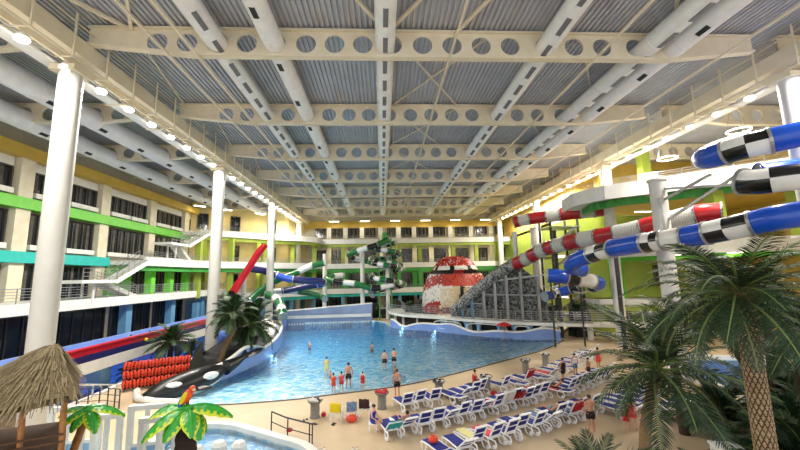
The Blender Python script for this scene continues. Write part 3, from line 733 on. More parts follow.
# ------------------------------------------------------------ tube slides
def tslide(name,pts,r,segs,mats,label,n=16,rings='rail',res=14,check=(),ends=True):
    "segs: list of (fraction end, material index or 'c' for a chequered part)"
    path=cr(pts,res); L=[0]
    for a,b in zip(path[:-1],path[1:]): L.append(L[-1]+(b-a).length)
    T=L[-1]; o=path[0]; root=empty(name,o,label=label,cat='water slide')
    def mf(i,j):
        t=(L[i]+L[i+1])/2/T
        for k,(e,mi) in enumerate(segs):
            if t<=e:
                if mi=='c':
                    s0=segs[k-1][0] if k else 0; h=int((t-s0)/(e-s0)*2+1e-6)%2; return (2 if ((j+n//4)%n<n//2)==(h==0) else 1)
                return mi
        return segs[-1][1] if segs[-1][1]!='c' else 1
    m=MB(); m.tube([p-o for p in path],r,n,mf=mf,caps=False); m.build('tube_shell',mats,root,True)
    m=MB(); 
    bd=[e for e,_ in segs]
    for e in [0]+bd:
        i=min(range(len(L)),key=lambda q:abs(L[q]/T-e)); i=max(0,min(len(path)-2,i)); d=(path[i+1]-path[i]).normalized()
        c=path[i]-o; g=MB(); g.tube([c-d*.07,c+d*.07],r+.07,n); g.build('joint_flange',rings,root)
    if ends: 
        g=MB(); d=(path[1]-path[0]).normalized(); g.tube([V((0,0,0))+d*.02,d*.1],r*.97,n); g.build('end_cover',mats[0],root)
    return root
BM=['tblue','twhite','tblack']
A=[('s',0)]
def seq(pattern):
    tot=sum(l for l,_ in pattern); a=0; o=[]
    for l,mi in pattern: a+=l; o.append((a/tot,mi))
    return o
tslide('blue_tube_slide',[(25.5,14.5,14.7),(21.9,16.8,14.4),(20.3,18.3,14.25),(19.7,19.6,14.15),(20.4,21,14.5),(22,21.8,15.2),(24,21.5,15.8)],.67,[(.41,0),(.54,'c'),(.72,0),(1,1)],BM,'upper blue tube slide with black and white chequers at top right',20)
tslide('blue_tube_slide',[(24,13.8,11.6),(20.4,15.8,11.85),(19.2,17,11.9),(18.95,17.7,12.1)],.64,[(.64,0),(.98,'c'),(1,1)],BM,'second blue tube slide with black and white chequered end below the top one at right',20)
tslide('blue_tube_slide',[(26,14.2,10.6),(21.1,17,10.2),(20,18.4,9.95),(19.1,20.4,9.65),(18.4,22.4,9.5),(17.8,24.6,9.4),(17.5,27,9.25),(17.2,29,8.95),(16.7,30.6,8.5),(17.2,32.2,8.0),(18.6,33,7.8)],.66,[(.316,0),(.402,'c'),(.454,0),(.505,1),(.56,'c'),(.683,0),(.783,'c'),(1,0)],BM,'long blue tube slide with chequered sections sloping down across the right side',20)
tslide('blue_tube_slide',[(26,18.6,13.4),(24,18.8,13.3),(21.9,19.4,13.15)],.42,[(.5,1),(1,0)],BM,'short blue tube piece seen between the two top blue tubes',16)
tslide('blue_tube_slide',[(16.9,36.5,7.3),(17.9,36,7.2),(19.4,36,6.95),(21.2,36.2,6.65),(22.4,37,6.4),(22.6,38.4,6.1)],.7,seq([(1.6,0),(1.0,2),(1.6,1),(1.6,0),(1,2)]),BM,'low blue tube slide section with black and white pieces under the long blue one',18)
tslide('blue_tube_slide',[(17.8,39.6,5.0),(19.3,40,5.3),(20.7,39.6,5.7),(21.4,38.6,6.0)],.5,seq([(1,0),(1,'c'),(1.5,0),(1.5,2)]),BM,'dark blue tube loop behind the low blue section',16)
RW=['tred','tmesh','tblack']
tslide('red_tube_slide',[(25.6,25.6,11.75),(24.6,26.6,11.8),(23.3,28.4,11.5),(22.2,30.4,11.15),(21,32.6,10.9),(19.9,35,10.75),(19,37.8,10.5),(18.2,40.4,10.1),(17.2,43,9.2),(16.4,44.5,8.7)],.78,[(.072,0),(.17,1),(.246,0),(.352,1),(.44,0),(.52,1),(.6,0),(.67,1),(.74,0),(.8,1),(.86,0),(.92,1),(1,0)],RW,'long red and white ribbed tube slide running down toward the mosaic ramp',18,rings='mosg')
tslide('red_tube_slide',[(26,39.5,14.6),(23.6,40.6,14.5),(21.6,41.8,14.45),(19,43.2,14.3),(17.6,44,14.15),(16.7,44.5,13.95)],.72,seq([(1.2,0),(1.3,1),(1.8,0),(1.3,1),(1.5,0),(1,1),(.6,0)]),RW,'upper red and white tube slide curling round behind the column',18,rings='mosg')
tslide('red_tube_slide',[(27,40,15.9),(25,41.5,15.7),(23,42.6,15.3),(22.5,44.2,15.0)],.55,seq([(1,0),(1,1),(1,0),(1,2)]),RW,'short red and white tube end on top of the slide tower at right',14)
# slide support columns
def support(x,y,h,r,label,arms=(),mt='column',braces=()):
    root=empty('slide_support',(x,y,0),label=label,cat='support column'); MB().lathe([(r,0),(r,h)],20).build('shaft',mt,root,True); MB().lathe([(r*1.2,h),(r*1.2,h+.12)],20).build('cap',mt,root,True); MB().lathe([(r*1.5,0),(r*1.5,.1)],20).build('base_plate','rail',root,True)
    for (dx,dy,dz,z) in arms: MB().bar((0,0,z),(dx,dy,z+dz),.16).build('arm','rail',root)
    return root
support(20.8,25.6,14.2,.55,'thick white slide support column standing before the long red and white tube',arms=((0,-4.5,.9,12.6),(1.6,-6.6,-1.2,13.6),(-2.6,-3.4,-3.6,13.2),(1.6,-5.2,2.6,11)))
support(17.2,45.8,12.8,.3,'thin grey slide column beside the mosaic wall',mt='rail')
support(19.4,45,13.2,.4,'white slide column behind the low blue tube',arms=((2.5,-2,.8,11),))
support(20.9,42.6,12.5,.22,'dark steel mast under the red and white tubes',mt='stoned')
support(17.6,37.5,6.5,.09,'thin dark mast holding the low blue tube, left one',mt='stoned',arms=((.8,0,.2,6),(-.8,0,.2,6)))
support(20.6,37.3,5.8,.09,'thin dark mast holding the low blue tube, right one',mt='stoned',arms=((.8,0,.2,5.4),(-.8,0,.2,5.4)))
support(23.6,35.5,9.5,.2,'steel mast behind the long blue tube',mt='stoned')
# dark steel stair tower behind the right slides
root=empty('slide_tower',(23.4,46.5,0),label='dark steel stair tower behind the right-hand slides',cat='tower')
for dx in(-1.8,1.8):
    for dy in(-1.6,1.6): MB().box((dx,dy,7.4),(.22,.22,14.8)).build('post','stoned',root)
for i in range(5): MB().box((0,0,2.2+2.8*i),(4,3.6,.14)).build('platform','rail',root)
for i in range(5):
    m=MB(); z=2.2+2.8*i
    for s_ in(-1,1): m.bar((-1.9,s_*1.7,z+1),(1.9,s_*1.7,z+1),.05)
    m.bar((-1.7,-1.6,z-2.4 if i else 0),(1.7,-1.6,z),.12,.3); m.build('stair_run','rail',root)
# ------------------------------------------------------------ green tower
GM=['tgreen','twhite','tblack']
def spiral(cx,cy,z0,z1,r,turns,ph=0,n=10):
    N=int(turns*n); return [(cx+r*math.cos(ph+2*PI*i/n),cy+r*.8*math.sin(ph+2*PI*i/n),z0+(z1-z0)*i/N) for i in range(N+1)]
def gseq(n): return seq([(1,[0,2,1,0,2,0,1][i%7]) for i in range(n)])
tslide('green_tube_slide',spiral(.6,66,13.8,5,2.7,3.4,.7),.44,gseq(50),GM,'green tube slide with white and black pieces spiralling down the far tower',12,res=5)
tslide('green_tube_slide',spiral(1.0,67.5,11.2,4.2,3.1,2.2,2.4),.42,gseq(38),GM,'inner green and white tube spiral behind the first on the far tower',12,res=5)
tslide('green_tube_slide',[(1.2,65,14.2),(-1,64,13.1),(-4,64,12.2),(-5.8,65,11.6),(-5,66.8,11),(-2,67.6,10.3)],.5,seq([(1.5,0),(1,2),(1,1),(1.4,0),(1,2),(1,1),(1,0)]),GM,'green, black and white tube reaching left from the top of the far tower',12)
tslide('green_tube_slide',[(2,64.5,6.2),(-1.5,64,5.6),(-4.5,64,6.4),(-8.6,64.6,7),(-9.8,66,7.6),(-7,67.4,8)],.5,seq([(1.2,1),(1,2),(1.5,0),(1,1),(1,2),(2,0),(1,1)]),GM,'lower green and white tube reaching left of the far tower',12)
MB_=empty('slide_tower',(.6,66.5,0),label='steel tower inside the green tube spirals at the far end',cat='tower')
for dx in(-1.1,1.1):
    for dy in(-1,1): MB().box((dx,dy,7.2),(.2,.2,14.4)).build('post','dgreen',MB_)
for i in range(6): MB().box((0,0,2+2.3*i),(2.4,2.2,.12)).build('platform','rail',MB_)
MB().box((0,0,14.9),(.9,.9,1.3)).build('top_box','dgreen',MB_)
for x,y,h,l in ((-10.2,64.9+1,11.7,'slender white column left of the green tube tower'),(-3.5,65.9,12.2,'slender white column in front of the green tube tower'),(1.0,62.7+3,9.6,'slender white column through the middle of the green tube tower')): support(x,y,h,.38,l)
# ------------------------------------------------------------ left slides
tslide('blue_tube_slide',[(-20.2,56.8,9.2),(-17.5,56,8.7),(-14.5,56,7.6),(-11.6,56.4,7.2),(-9.4,57.4,7.0),(-9.6,59.4,6.6),(-12.6,60,6.2),(-16,59.6,5.6)],.52,seq([(2,0),(1,2),(2,0),(1,2),(2.5,0)]),['navy','twhite','tblue'],'dark blue tube slide curving between the left columns',14)
tslide('green_tube_slide',[(-9.6,61,10),(-12,60.6,9.4),(-14,60.2,8.4),(-16.6,58,7.2),(-18.6,56.2,5.6),(-19.4,54.6,4.4)],.5,seq([(1,0),(1.2,1),(3,0),(2,0)]),['tgreen','twhite','tblack'],'green tube slide behind the dark blue one at left',14)
tslide('green_tube_slide',[(-19.5,59.5,5.2),(-16,60.5,5.6),(-12.5,61,5.2),(-10,60.5,4.6),(-9,58.6,4.2)],.45,seq([(1,0),(2,1),(3,0)]),['tgreen','twhite','tblack'],'low pale and green tube below the dark blue one at left',12)
def trough(name,pts,w,d,mt,label,mt2=None,bed=None,up=(0,0,1)):
    path=cr(pts,8); o=path[0]; root=empty(name,o,label=label,cat='water slide'); m=MB(); prof=[(-w/2,d),(-w/2*.8,.15),(0,0),(w/2*.8,.15),(w/2,d)]; th=.07; n=len(prof)
    pr=prof+[(x*1.0+(.0),z-th*1.5) for x,z in prof[::-1]]
    k=len(pr)
    for i,p in enumerate(path):
        t=(path[min(i+1,len(path)-1)]-path[max(0,i-1)]).normalized(); s_=t.cross(V((0,0,1))).normalized(); u=s_.cross(t)
        for x,z in pr: m.v.append(tuple(p-o+s_*x+u*z))
    for i in range(len(path)-1):
        for j in range(k): m.f.append((i*k+j,i*k+(j+1)%k,(i+1)*k+(j+1)%k,(i+1)*k+j)); m.m.append(0)
    m.build('trough',mt,root)
    if mt2:
        for s in(-1,1):
            r=MB(); pts2=[]
            for i,p in enumerate(path):
                t=(path[min(i+1,len(path)-1)]-path[max(0,i-1)]).normalized(); s_=t.cross(V((0,0,1))).normalized(); u=s_.cross(t); pts2.append(p-o+s_*(w/2)*s+u*d)
            r.tube(pts2,.08,6).build('rim','redp' if mt2=='redp' else mt2,root,True)
    return root
trough('red_slide',[(-16.3,52.2,12.1),(-17,51.6,10.8),(-17.9,50.9,8.9),(-18.8,50.2,7.0),(-19.4,49.6,5.6)],1.15,.6,'redp','steep red open slide dropping behind the second column on the left','redp')
support(-19.3,52.2,7.6,.32,'slender white column carrying the red slide')
# flume along the left
root=empty('flume_beam',(-20.6,30,2.1),label='long white beam carrying the flume at left',cat='beam'); MB().box((0,0,-.1),(2.6,40,.75)).build('beam','white',root)
for y in (-12,-1,7,15): MB().box((-.3,y,-1.3),(1.0,1.0,1.7)).build('prop','skyblue',root)
root=empty('flume',(-20.6,30,2.4),label='long straight water flume with red bed and navy side on the white beam at left',cat='water slide')
MB().box((1.2,0,.22),(.16,40,.44)).build('side_wall','navy',root); MB().box((1.2,0,.62),(.14,40,.4)).build('side_band','redp',root); MB().box((-1.2,0,.42),(.16,40,.8)).build('side_wall','blue',root); MB().box((0,0,.1),(2.3,40,.12)).build('bed','blue',root); MB().tube([(1.2,-20,.86),(1.2,20,.86)],.11,8).build('rim','redp',root,True)
root=empty('safety_light',(-19.25,31.5,2.85),label='small yellow round light on the navy side of the flume',cat='light'); MB().ball((0,0,0),.13,8).build('dome','cyel',root,True); MB().box((-.1,0,0),(.1,.2,.2)).build('mount','stoned',root)
tslide('green_tube_slide',[(-16.4,54,5.2),(-15,52.4,4.9),(-13.9,50.8,4.3),(-13.2,49.2,3.5),(-12.8,48.2,2.7)],.6,seq([(2,0),(1.2,1),(1.6,0),(.8,1),(.8,0)]),['tgreen','twhite','tblack'],'green tube slide mouth bending over the left pool wall',14)
boulder((-14.6,48.8,0),(1.5,2.2,2.3),'pale rock mound under the green slide mouth','white',40)
# ------------------------------------------------------------ whale
def whale():
    root=empty('killer_whale',(-13.3,27.0,0),label='black and white killer whale sculpture lying along the left corner of the pool',cat='sculpture')
    path=cr([(-1.9,-2.0,.1),(-1.1,-1.2,.3),(0.0,.1,.5),(.7,1.6,.65),(1.1,2.9,.8),(1.6,4.0,1.05),(2.0,4.9,1.35)],7); n=len(path)
    rr=[]
    for i in range(n):
        t=i/(n-1); rr.append(.1+.78*math.sin(PI*min(1,t*1.35+.08))**.8 if t<.66 else .12+.5*(1-t)/.34*.9)
    m=MB(); m.tube(path,rr,18,mf=lambda i,j:1 if 6<=j%18<=8 and i<n*.6 else 0); m.build('body',['oblack','owhite'],root,True)
    def patch(c,r,rz,ry,nm='white_patch'): 
        q=(Matrix.Rotation(rz,3,'Z')@Matrix.Rotation(ry,3,'X')); b=MB(); b.ball(c,r,14,rot=q); b.build(nm,'owhite',root,True)
    patch((-.5,-1.2,.75),(.36,.62,.22),R(-55),0); patch((1.0,.55,.8),(.22,.75,.28),R(-28),0)
    # dorsal fin
    f=MB(); prof=[(-1.2,0),(.9,0),(.35,1.1),(.5,2.15),(-.15,1.6),(-.7,.8)]
    vs=[(s*.09,y,z) for s in(-1,1) for y,z in prof]; k=len(prof); f.add(vs,[tuple(range(k))[::-1],tuple(range(k,2*k))]+[(i,(i+1)%k,k+(i+1)%k,k+i) for i in range(k)])
    o=f.build('dorsal_fin','oblack',root); o.location=(-.5,2.3,.7); o.rotation_euler=(0,R(-12),R(-18))
    for s in(-1,1):
        f=MB(); f.ball((0,0,0),(.85,.36,.08),12); o=f.build('tail_fluke','oblack',root,True); o.location=(2.0+.45*s,5.1,1.45); o.rotation_euler=(R(30),R(-20*s),R(35*s-10))
    f=MB(); f.ball((0,0,0),(.25,.75,.08),12); o=f.build('flipper','oblack',root,True); o.location=(.9,-.5,.3); o.rotation_euler=(0,R(25),R(-70))
    e=MB(); e.ball((-.9,-1.75,.5),.06,8); e.build('eye','owhite',root,True)
whale()
# curb at the whale
tag(MB().tube([(-16.8,26.9,.15),(-15.6,25.1,.18),(-14.2,24.5,.15),(-12.6,24.35,.08)],.22,8).build('curb','white',smooth=True),'white rounded kerb under the whale nose at the pool corner','kerb')
# rack with orange life vests
root=empty('vest_rack',(-16.3,28.3,0),R(30),label='dark slatted rack full of orange life vests left of the whale',cat='rack')
for s in (-1,0,1): MB().bar((s*1.9,.0,0),(s*1.9,.55,1.75),.09).build('post','stoned',root)
for z in (.35,.85,1.35): MB().box((0,z*.32-.02,z+.12),(4.1,.08,.08)).build('bar','stoned',root)
MB().bar((0,.25,0.05),(0,.65,1.7),4.1,.05).build('back_panel','rock',root) if 0 else MB().box((0,.62,.85),(4.1,.08,1.65)).build('back_panel','rock',root)
v0=None
for r_,z in enumerate((.2,.78,1.36)):
    for i in range(10):
        q=V((-1.85+.41*i,z*.32-.2,z+.28)); p=Matrix.Rotation(R(30),3,'Z')@q+V((-16.3,28.3,0))
        if v0 is None:
            v0=t=empty('life_vest',p,R(30))
            m=MB(); m.ball((-.11,0,0),(.11,.14,.29),10); m.ball((.11,0,0),(.11,.14,.29),10); m.build('foam_panel','orange',t,True)
            MB().box((0,-.02,-.03),(.36,.2,.03)).build('strap','cblack',t); MB().tube([(-.09,0,.18),(-.04,.03,.27),(.04,.03,.27),(.09,0,.18)],.04,6).build('collar','orange',t,True)
        else: t=ctree(v0); t.location=p; t.rotation_euler=(random.uniform(-.15,.15),random.uniform(-.15,.15),R(30)+random.uniform(-.25,.25))
        tag(t,'orange life vest on the %s row of the dark rack beside the whale'%('lowest middle top'.split()[r_]),'life vest','orange life vests, %s row'%('lowest middle top'.split()[r_]))
# ------------------------------------------------------------ palms
def frond_mesh(L,rise,droop,nl,ll,lw,seed):
    rnd=random.Random(seed); P=[]
    for i in range(15):
        t=i/14; P.append(V((0.06*math.sin(t*3+seed),L*(t-.12*t*t*droop),rise*t-droop*t*t*L*.38)))
    m=MB(); m.tube(P,[.035*(1-.85*i/14)*L/3+.004 for i in range(15)],5,mi=1)
    for k in range(nl):
        t=.1+.9*(k+.5)/nl; f=t*14; i=min(13,int(f)); p=P[i].lerp(P[i+1],f-i); d=(P[i+1]-P[i]).normalized()
        for s in(-1,1):
            side=V((s,0,0)); l=ll*(math.sin(PI*min(1,t*.82+.14))**.7)*rnd.uniform(.85,1.1); fw=.55+.5*t+rnd.uniform(-.12,.12)
            u=d.cross(side).normalized()*s; dr=(side+d*fw+V((0,0,.28-rnd.uniform(0,.3)))).normalized(); w=d*lw*.5
            a=p+dr*l*.5+V((0,0,-.02*l)); b=p+dr*l+V((0,0,-.16*l-rnd.uniform(0,.1)*l))
            m.add([p-w*.6,p+w*.6,a+w,a-w,b],[(0,1,2,3),(3,2,4)],0)
    me=m.build('frond',['leaf','leafr']); return me
FR={}
def fronds(key,*a,nv=4):
    FR[key]=[]
    for s in range(nv): 
        o=frond_mesh(*a,seed=s+1); FR[key].append(o.data); bpy.data.objects.remove(o)
fronds('big',3.3,1.35,1.25,52,.62,.042); fronds('mid',2.4,1.0,1.2,38,.5,.045); fronds('small',1.6,.7,1.3,24,.42,.07)
def crown(root,top,key,n,seed,sc=1,emin=-35,emax=60):
    rnd=random.Random(seed)
    for i in range(n):
        o=bpy.data.objects.new('frond',FR[key][i%len(FR[key])]); COL.objects.link(o); o.parent=root; o.location=top
        az=i*2.39996+rnd.uniform(-.2,.2); e=emin+(emax-emin)*(i/(n-1)); o.rotation_euler=(Matrix.Rotation(az,3,'Z')@Matrix.Rotation(R(e),3,'X')@Matrix.Rotation(rnd.uniform(-.3,.3),3,'Y')).to_euler(); o.scale=(sc*rnd.uniform(.85,1.1),)*3
def date_trunk(root,h,r0,r1,z0=0):
    n=104; k=int(h*56); vs=[];ms=[];m=MB()
    for i in range(k+1):
        z=z0+h*i/k
        for j in range(n):
            w=2*PI*j/n; a=(j/n*13+z*4.6)%1; b=(j/n*13-z*4.6)%1
            e=max(abs(a-.5),abs(b-.5))*2; rr=(r0+(r1-r0)*i/k)*(1+.10*(1-e)); vs.append((rr*math.cos(w),rr*math.sin(w),z)); ms.append(e)
    fs=[];mi=[]
    for i in range(k):
        for j in range(n):
            fs.append((i*n+j,i*n+(j+1)%n,(i+1)*n+(j+1)%n,(i+1)*n+j)); mi.append(1 if (ms[i*n+j]+ms[(i+1)*n+(j+1)%n])/2>.72 else 0)
    m.add(vs,fs,mi); m.build('trunk',['bark','barkd'],root,True)
root=empty('palm_tree',(8.2,8,0),label='tall palm with thick diamond-patterned trunk in the right foreground',cat='palm tree')
date_trunk(root,6.9,.2,.175)
m=MB()
rn=random.Random(5)
for i in range(60):
    a=i*2.4; z=6.5+.012*i; m.bar((.14*math.cos(a),.14*math.sin(a),z),(.32*math.cos(a),.32*math.sin(a),z+.35),.09,.05)
m.build('frond_stub','trunk',root); crown(root,(-.15,0,6.95),'big',44,3,.76,-48,42)
def palm(x,y,z0,path,r,key,n,seed,label,sc=1,tr='trunk',em=-45,ex=65):
    root=empty('palm_tree',(x,y,z0),label=label,cat='palm tree'); P=cr(path,6); m=MB(); m.tube(P,[r*(1.15-.35*i/(len(P)-1))*(1+.06*(i%2)) for i in range(len(P))],12); m.build('trunk',tr,root,True)
    crown(root,P[-1],key,n,seed,sc,em,ex); return root
palm(8.1,12.0,0,[(.3,0,0),(.15,0,1.3),(.3,0,2.7),(.95,.1,4.3)],.17,'mid',34,11,'palm with a curved brown trunk and wide arching fronds left of the thick diamond trunk',1.3,'trunk',-45,60)
palm(4.9,8.8,0,[(0,0,0),(0,.1,1.0),(.1,.1,2.05)],.18,'mid',22,12,'palm whose frond tips rise from the bottom edge right of centre',.85,'trunkd',-10,80)
palm(15.3,15.5,0,[(2.2,0,0),(1.6,0,1.6),(.5,0,3.0),(-.5,.1,5.2)],.2,'mid',26,13,'dark palm with a leaning thin trunk behind the thick trunk',1.0,'trunkd',-40,60)
palm(13.2,11.3,0,[(0,0,0),(.2,.1,2.6),(.1,0,5.4)],.27,'mid',28,14,'palm with dark trunk at the right edge of the picture',1.05,'trunkd',-50,60)
palm(18.8,17.5,0,[(0,0,0),(.1,0,3),(.3,0,6.1)],.2,'mid',26,15,'dark palm farther back on the right, beyond the leaning one',1.0,'trunkd',-50,60)
palm(13.9,17.3,0,[(0,0,0),(0,.1,2.4),(-.1,0,4.9)],.18,'mid',24,16,'palm standing over the loungers at right, fronds reaching left',.9,'trunkd',-30,55)
palm(22.5,19,0,[(0,0,0),(.1,0,2.5),(0,0,4.6)],.2,'mid',22,18,'low dark palm near the right pool',1.0,'trunkd',-45,60)
palm(-13.7,33,.6,[(-.2,0,0),(.1,0,1.2),(.8,0,2.5),(.7,0,3.9)],.2,'small',26,21,'slim palm with a curved pale trunk behind the left pool wall',1.6,'trunk',-50,60)
palm(-12.0,35,.8,[(0,0,0),(.1,0,1.4),(0,0,2.6)],.2,'small',34,22,'bushy dark palm right of the curved pale trunk by the left pool wall',2.0,'trunkd',-55,70)
palm(-17.3,31.5,0,[(0,0,0),(0,0,1.3),(.1,0,2.6)],.2,'small',28,23,'dark palm behind the vest rack and in front of the flume',1.5,'trunkd',-40,60)
palm(-15.2,38,.8,[(0,0,0),(.1,0,1.6),(0,0,3.9)],.2,'small',26,24,'dark palm at the second left column',1.5,'trunkd',-50,60)
def bushp(x,y,z,label,n=26,sc=1,seed=1):
    root=empty('fern_bush',(x,y,z),label=label,cat='bush'); MB().lathe([(.18,0),(.12,.4)],8).build('stem','trunkd',root); crown(root,(0,0,.35),'small',n,seed,sc,-10,75)
bushp(-19.5,30.5,0,'dark bush behind the rack of orange vests, left side',28,.9,31); bushp(-14.5,44,1.4,'dark bush farther along the left pool wall',24,1,32); bushp(-16.9,34,1,'dark bush below the dorsal fin palm',24,.9,33)
bushp(20.2,43.6,1.9,'dark shrub on the walkway end under the low blue tube',28,1.3,34); bushp(22.6,42,2.2,'dark shrub beside the slide tower base',28,1.3,35); bushp(4.5,58.5,2,'small dark palm bush left of the mosaic head',22,1.1,36)
bushp(10.3,12.3,0,'low palm bush under the wide palm at right',26,1,37); bushp(15.5,14.2,0,'low palm bush at the foot of the dark palms',26,1.1,38)
for i,(x,y,sc) in enumerate(((14.2,12.6,1.7),(16.4,14.8,1.9),(18.6,15.2,1.9),(15.8,17.4,1.6),(19.6,18.4,1.9),(12.6,10.2,1.5),(20.2,16.2,2.1))):
    bushp(x,y,0,'dark palm bush in the right thicket, %s out from the diamond trunk'%ORD[i],30,sc,50+i)
palm(16.8,13.6,0,[(0,0,0),(.1,0,2.6),(.2,0,4.8)],.2,'mid',30,61,'dark palm between the right edge palm and the leaning one',1.15,'trunkd',-50,60)
# ------------------------------------------------------------ hut
def hut():
    ox,oy=-9.6,9.9; root=empty('thatched_hut',(ox,oy,2.0),label='thatched roof bamboo hut at the lower left',cat='hut')
    ap=[V((1.05,.05,3.93)),V((1.29,.1,3.98))]
    c=[V((2.75,-.95,3.05)),V((1.0,1.3,3.0)),V((-1.5,.35,2.75)),V((.7,-2.05,2.8))]
    faces=[(c[0],c[1],ap[1],ap[1]),(c[1],c[2],ap[0],ap[1]),(c[2],c[3],ap[0],ap[0]),(c[3],c[0],ap[1],ap[0])]
    m=MB(); 
    for dz in(0,-.12): m.add([p+V((0,0,dz)) for p in ap+c],[(2,3,1),(3,4,0,1),(4,5,0),(5,2,1,0)],0)
    rt=m.build('roof_deck','thatch',root)
    rnd=random.Random(9); t=MB()
    for (a,b,q,p) in faces:
        n=(b-a).cross(p-a).normalized(); 
        if n.z<0: n=-n
        A=((b-a).length+(p-q).length)/2*((a+b)/2-(p+q)/2).length
        for k in range(int(A*330)):
            u=rnd.random(); v=rnd.random()**.9; 
            lo=a.lerp(b,u); hi=(p.lerp(q,0) if (p-q).length<.01 else (q.lerp(p,1-u) if False else None))
            hi=p if (p-q).length<.01 else (p.lerp(q,1-u) if (a-p).length>(a-q).length else q.lerp(p,1-u))
            if (p-q).length>=.01: hi=min(((q.lerp(p,u)),(p.lerp(q,u))),key=lambda z:(z-lo).length)
            s0=lo.lerp(hi,v); d=(lo-hi).normalized(); l=rnd.uniform(.25,.5); sd=d.cross(n)*.012; j=V((rnd.uniform(-.05,.05),rnd.uniform(-.05,.05),0)); up=n*rnd.uniform(.01,.06)
            e=s0+d*l+j+up+V((0,0,-.06 if v<.2 else 0)); s0=s0+up*.4
            t.add([s0-sd,s0+sd,e+sd*.6,e-sd*.6],[(0,1,2,3)],0 if rnd.random()<.6 else 1)
    tag(t.build('thatch',['thatch','thatch2'],root),kind='stuff')
    for i,(x,y) in enumerate(((2.55,-.92),(1.9,-1.2),(1.5,-1.42),(1.15,-1.6),(.75,-1.8),(.95,1.05),(-1.1,.3))):
        p=MB(); pts=[(x*1.03,y,-2+.0),(x*1.0,y,0),(x*.97,y,1.4),(x*.94,y*.97,2.98)]; rr=[.085,.08,.08,.075]
        P=cr(pts,6); p.tube(P,[.05+.01*(k%4==0) for k in range(len(P))],10); p.build('bamboo_post','bamboo',root,True)
    MB().prism([(2.35,-.8),(1.0,.9),(-1.0,.2),(.8,-1.65)],.1,1.85).build('wall_panel','brown',root)
    MB().prism([(2.75,-.95),(1.0,1.2),(-1.4,.3),(.75,-2.0)],-.1,.05).build('platform','brown',root)
    for z in(2.05,2.2): 
        MB().bar((.8,-1.78,z),(2.5,-.93,z),.04).build('rope_rail','brown',root)
    m=MB()
    for k in range(16): m.bar((.8+.11*k,-1.82+.055*k,.1),(.82+.11*k,-1.8+.055*k,1.5+.12*math.sin(k*2.1)),.03)
    m.build('reed_screen','bamboo',root)
    q=cr([(1.75,-1.36,1.35),(1.65,-1.4,1.55),(1.83,-1.3,1.7),(1.7,-1.36,1.85)],5); MB().tube([V(p)+V((0,0,-.05)) for p in q],.05,8).build('carved_ornament','cyel',root,True)
    MB().tube([(1.55,-1.45,1.35),(1.7,-1.38,1.45),(1.85,-1.3,1.38)],.035,8).build('carved_ornament','cyel',root,True)
hut()
# ------------------------------------------------------------ plastic palms
def fake_leaf(L,W):
    m=MB(); nu,nv=14,10
    def fn(u,v):
        t=u; w=W*math.sin(PI*min(1,t*.9+.07))**.8; s=(v-.5)*2
        return (s*w,L*t*(1-.12*t),.28*L*t-.62*L*t*t-abs(s)**1.5*w*.5+.012*math.sin(u*60))
    def mf(u,v):
        s=abs(v+.5/nv-.5)*2; return 1 if s>(.85 if (int(u*14)%2) else .55) and u>.1 else 0
    m.sheet(fn,nu,nv,mf=mf); P=[fn(i/10,.5) for i in range(11)]; m.tube([V(p)+V((0,0,.015)) for p in P],[.03*(1-.07*i) for i in range(11)],6,mi=0)
    return m.build('leaf_blade',['fleaf','fleafy'],None,True)
lv=[fake_leaf(1.0,.28),fake_leaf(1.05,.24)]; lm=[o.data for o in lv]; [bpy.data.objects.remove(o) for o in lv]
def fake_palm(x,y,ztop,angs,sc,label,lean,r,tr):
    root=empty('plastic_palm',(x,y,1.6),label=label,cat='artificial palm'); top=V((0,0,ztop-1.6))
    m=MB(); P=cr([V((lean[0],lean[1],-1.6)),V((lean[0]*.4,lean[1]*.4,(ztop-1.6)*.45)),top+V((0,0,-.1))],8); m.tube(P,[r*(1.25-.4*i/len(P))*(1+.12*(i%2)) for i in range(len(P))],12); m.build('trunk',tr,root,True)
    for a,e,s in angs:
        o=bpy.data.objects.new('leaf_blade',lm[int(a)%2]); COL.objects.link(o); o.parent=root; o.location=top; o.rotation_euler=(Matrix.Rotation(R(a),3,'Z')@Matrix.Rotation(R(e),3,'X')).to_euler(); o.scale=(s*sc,)*3
    MB().ball(top,(.12,.12,.1),10).build('crown_knob','fleaf',root,True); return root
fake_palm(-5.45,11,4.0,[(82,6,1.25),(118,-12,1.3),(160,-20,1.0),(-78,4,1.3),(-128,-22,1.05),(215,-10,1.0),(-100,-25,.9)],1.0,'plastic palm with yellow-edged green leaves and a parrot on top',(0,-.05),.25,'coco')
fake_palm(-8.13,11,4.08,[(85,5,.95),(130,-14,.85),(170,-25,.7),(-75,2,1.0),(-125,-20,.85),(20,5,.8)],.95,'smaller plastic palm with bright green leaves beside the hut',(-.75,-.2),.09,'bamboo')
# parrot
root=empty('parrot',(-5.5,11,4.06),label='red and blue parrot figure perched on the plastic palm',cat='parrot')
q=Matrix.Rotation(R(28),3,'Y')
m=MB(); m.ball((0,0,.24),(.13,.12,.22),14,rot=q); m.build('body','parr',root,True)
MB().ball((.14,0,.43),(.1,.09,.1),12).build('head','parr',root,True)
MB().ball((.2,-.03,.43),(.045,.065,.05),8).build('cheek','bill',root,True)
MB().tube([(.22,0,.46),(.29,0,.43),(.29,0,.36)],[.04,.03,.006],8).build('beak','cblack',root,True)
for s in(-1,1): MB().ball((-.05,.1*s,.22),(.07,.04,.19),10,rot=q).build('wing','cyel',root,True); MB().ball((.2,.07*s,.47),.014,6).build('eye','eye',root,True); MB().bar((.03,.05*s,.0),(.03,.05*s,.1),.03).build('foot','cblack',root)
MB().box((-.17,0,-.0),(.1,.09,.34),rot=Matrix.Rotation(R(12),3,'Y')).build('tail','tblue',root)
